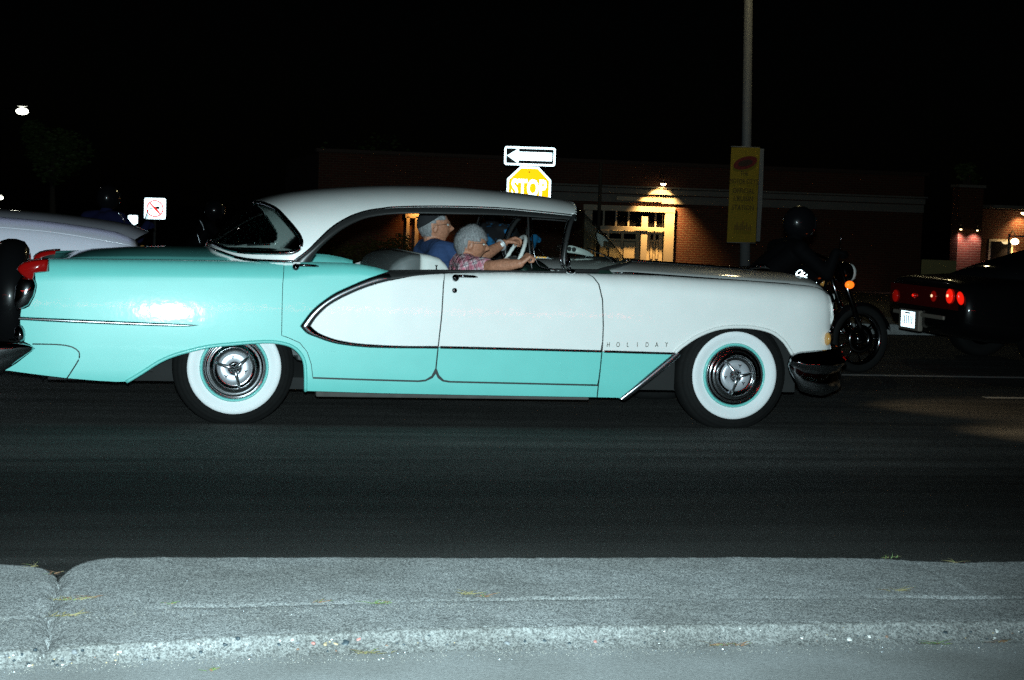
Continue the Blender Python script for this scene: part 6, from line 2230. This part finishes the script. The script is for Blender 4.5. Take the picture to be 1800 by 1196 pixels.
# plain yellow board by the coupe
p = at(1650, 472, Y=24)
yb = empty('yard_sign', (p[0], 24, gz(24)), facing(p), 'dim yellowish board standing above the coupe tail', 'sign')
zz = p[2] - gz(24)
plate('board', rrect(0.70, 0.34, 0.02, 4, 0, zz), 0.01, mat('dull_yellow_board', (0.12, 0.11, 0.04), 0.8), yb)
for dx in (-0.25, 0.25):
    tube('leg', [(dx, 0.03, 0), (dx, 0.03, zz + 0.1)], 0.02, MATS['dark_post'], yb, 6)

# ------------------------------------------------------------------ trees and shrubs
def leaves(n, fn, size, m, name, parent):
    V, F = [], []
    for _ in range(n):
        c = Vector(fn())
        s = size * random.uniform(0.6, 1.3)
        R3 = Matrix.Rotation(random.uniform(0, 6.3), 3, 'Z') @ Matrix.Rotation(random.uniform(-1.2, 1.2), 3, 'X')
        b_ = len(V)
        for d in ((-0.5, 0, 0), (0, 0.32, 0.08), (0.6, 0, 0), (0, -0.32, 0.08)):
            V.append(c + R3 @ Vector(d) * s)
        F.append((b_, b_ + 1, b_ + 2, b_ + 3))
    return mk(name, V, F, m, parent, False)


LEAF = mat('leaf_green', (0.05, 0.09, 0.02), 0.6, var=0.4, vscale=1.5)
LEAFY = mat('leaf_olive', (0.11, 0.09, 0.02), 0.6, var=0.4, vscale=2)
BARK = mat('bark', (0.05, 0.04, 0.03), 0.9, var=0.3, vscale=8)


def tree(px, py, Y, rad, height, label, m, n=2600):
    p = at(px, py, Y=Y)
    g = gz(min(Y, 120))
    t = empty('tree', (p[0], Y, g), 0, label, 'tree', 'trees in the dark background')
    zc = p[2] - g
    tube('trunk', [(0, 0, -0.1), (0.05, 0, zc * 0.4), (0, 0.05, zc * 0.8), (0.0, 0, zc)], [0.16, 0.12, 0.08, 0.03], BARK, t, 8)
    cl = []
    for k in range(9):
        a = random.uniform(0, 6.3); r = rad * random.uniform(0.2, 0.75)
        c = Vector((cos(a) * r, sin(a) * r, zc + rad * random.uniform(-0.5, 0.7)))
        cl.append((c, rad * random.uniform(0.28, 0.5)))
        tube('limb', [(0, 0, zc * 0.7), tuple(c * 0.5 + Vector((0, 0, zc * 0.42))), tuple(c)], [0.05, 0.035, 0.012], BARK, t, 6)
    def f():
        c, r = random.choice(cl)
        v = Vector((random.gauss(0, 1), random.gauss(0, 1), random.gauss(0, 1))).normalized()
        return c + v * r * random.uniform(0.5, 1.08)
    leaves(n, f, 0.16, m, 'crown', t)
    return t


tree(92, 268, 52.0, 1.15, 5, 'dim green tree below the street light at upper left', LEAF)
tree(1703, 302, 40.6, 0.42, 4, 'small treetop showing above the chimney at right', LEAF, 500)
tree(640, 330, 58.0, 2.0, 4, 'dark tree behind the rear of the car roof', LEAF, 1600)


def shrub(px, py, Y, rx, h, label):
    p = at(px, py, Y=Y)
    t = empty('shrub', (p[0], Y, gz(Y)), 0, label, 'shrub', 'shrubs before the brick building')
    for k in range(5):
        a = random.uniform(0, 6.3)
        tube('stem', [(0, 0, 0), (cos(a) * rx * .3, sin(a) * .1, h * .5), (cos(a) * rx * .6, sin(a) * .3, h * .9)], [0.02, 0.014, 0.006], BARK, t, 5)
    def f():
        v = Vector((random.gauss(0, 1), random.gauss(0, 1), random.gauss(0, 1))).normalized() * random.uniform(0.55, 1.05)
        k = 1 + 0.25 * noise.noise((v.x * 2, v.y * 2, v.z * 2 + px))
        return Vector((v.x * rx * k, v.y * 0.4 * k, h * 0.55 + v.z * h * 0.5 * k))
    leaves(1100, f, 0.09, LEAFY, 'foliage', t)
    return t


for px, w_, h_, nm in ((600, 0.75, 1.0, 'leftmost olive shrub seen through the rear side window'), (640, 0.7, 1.15, 'olive shrub left of centre seen through the rear side window'), (676, 0.7, 1.25, 'taller olive shrub beside the narrow lit doorway'), (703, 0.5, 1.35, 'olive shrub touching the narrow lit doorway')):
    shrub(px, 440, BY - 1.2, w_, h_, nm)

# far street lights at the left
def far_lamp(px, py, Y, r, label, e):
    p = at(px, py, Y=Y)
    g = gz(min(Y, 120))
    o = empty('street_light', (p[0], Y, g), 0, label, 'street light', 'distant street lights')
    h = p[2] - g
    tube('post', [(-1.2, 0, 0), (-1.2, 0, h - 0.2), (-0.9, 0, h + 0.15), (-0.2, 0, h + 0.2)], [0.09, 0.07, 0.05, 0.04], mat('black_iron_post', (0.0015, 0.0015, 0.0015), 1.0, spec=0.0), o, 8)
    hd_ = ellipsoid('lamp_head', (0, 0, h + r * 0.9), (r * 0.9, r * 0.6, r * 0.2), STEELG, o)
    ellipsoid('lamp_glass', (0, 0, h), (r, r * 0.7, r * 0.55), mat('cool_lamp_glow', (1, 1, 0.9), 0.4, emit=(1.0, 1.0, 0.82), estr=12), hd_)
far_lamp(39, 196, 95.0, 0.34, 'lit street light high at the upper left', 1)
far_lamp(0, 348, 130.0, 0.25, 'tiny street light at the left edge', 1)

# ------------------------------------------------------------------ shop front across the road behind the photographer, its red neon shows on the car doors
sf_ = empty('shop_front', (0, -27.0, 0), 0, 'dark shop front with a red neon tube behind the photographer', 'building')
box('wall', (0, -0.2, 2.4), (36, 0.3, 4.8), mat('dark_render', (0.02, 0.02, 0.02), 0.9), sf_)
NEON = mat('red_neon_glow', (1, 0.1, 0.1), 0.4, emit=(1.0, 0.05, 0.04), estr=11)
tube('neon_tube', [(-17, 0.02, 3.20), (-9, 0.02, 3.26), (-3, 0.02, 3.14), (4, 0.02, 3.26), (11, 0.02, 3.20)], 0.035, NEON, sf_, 8)
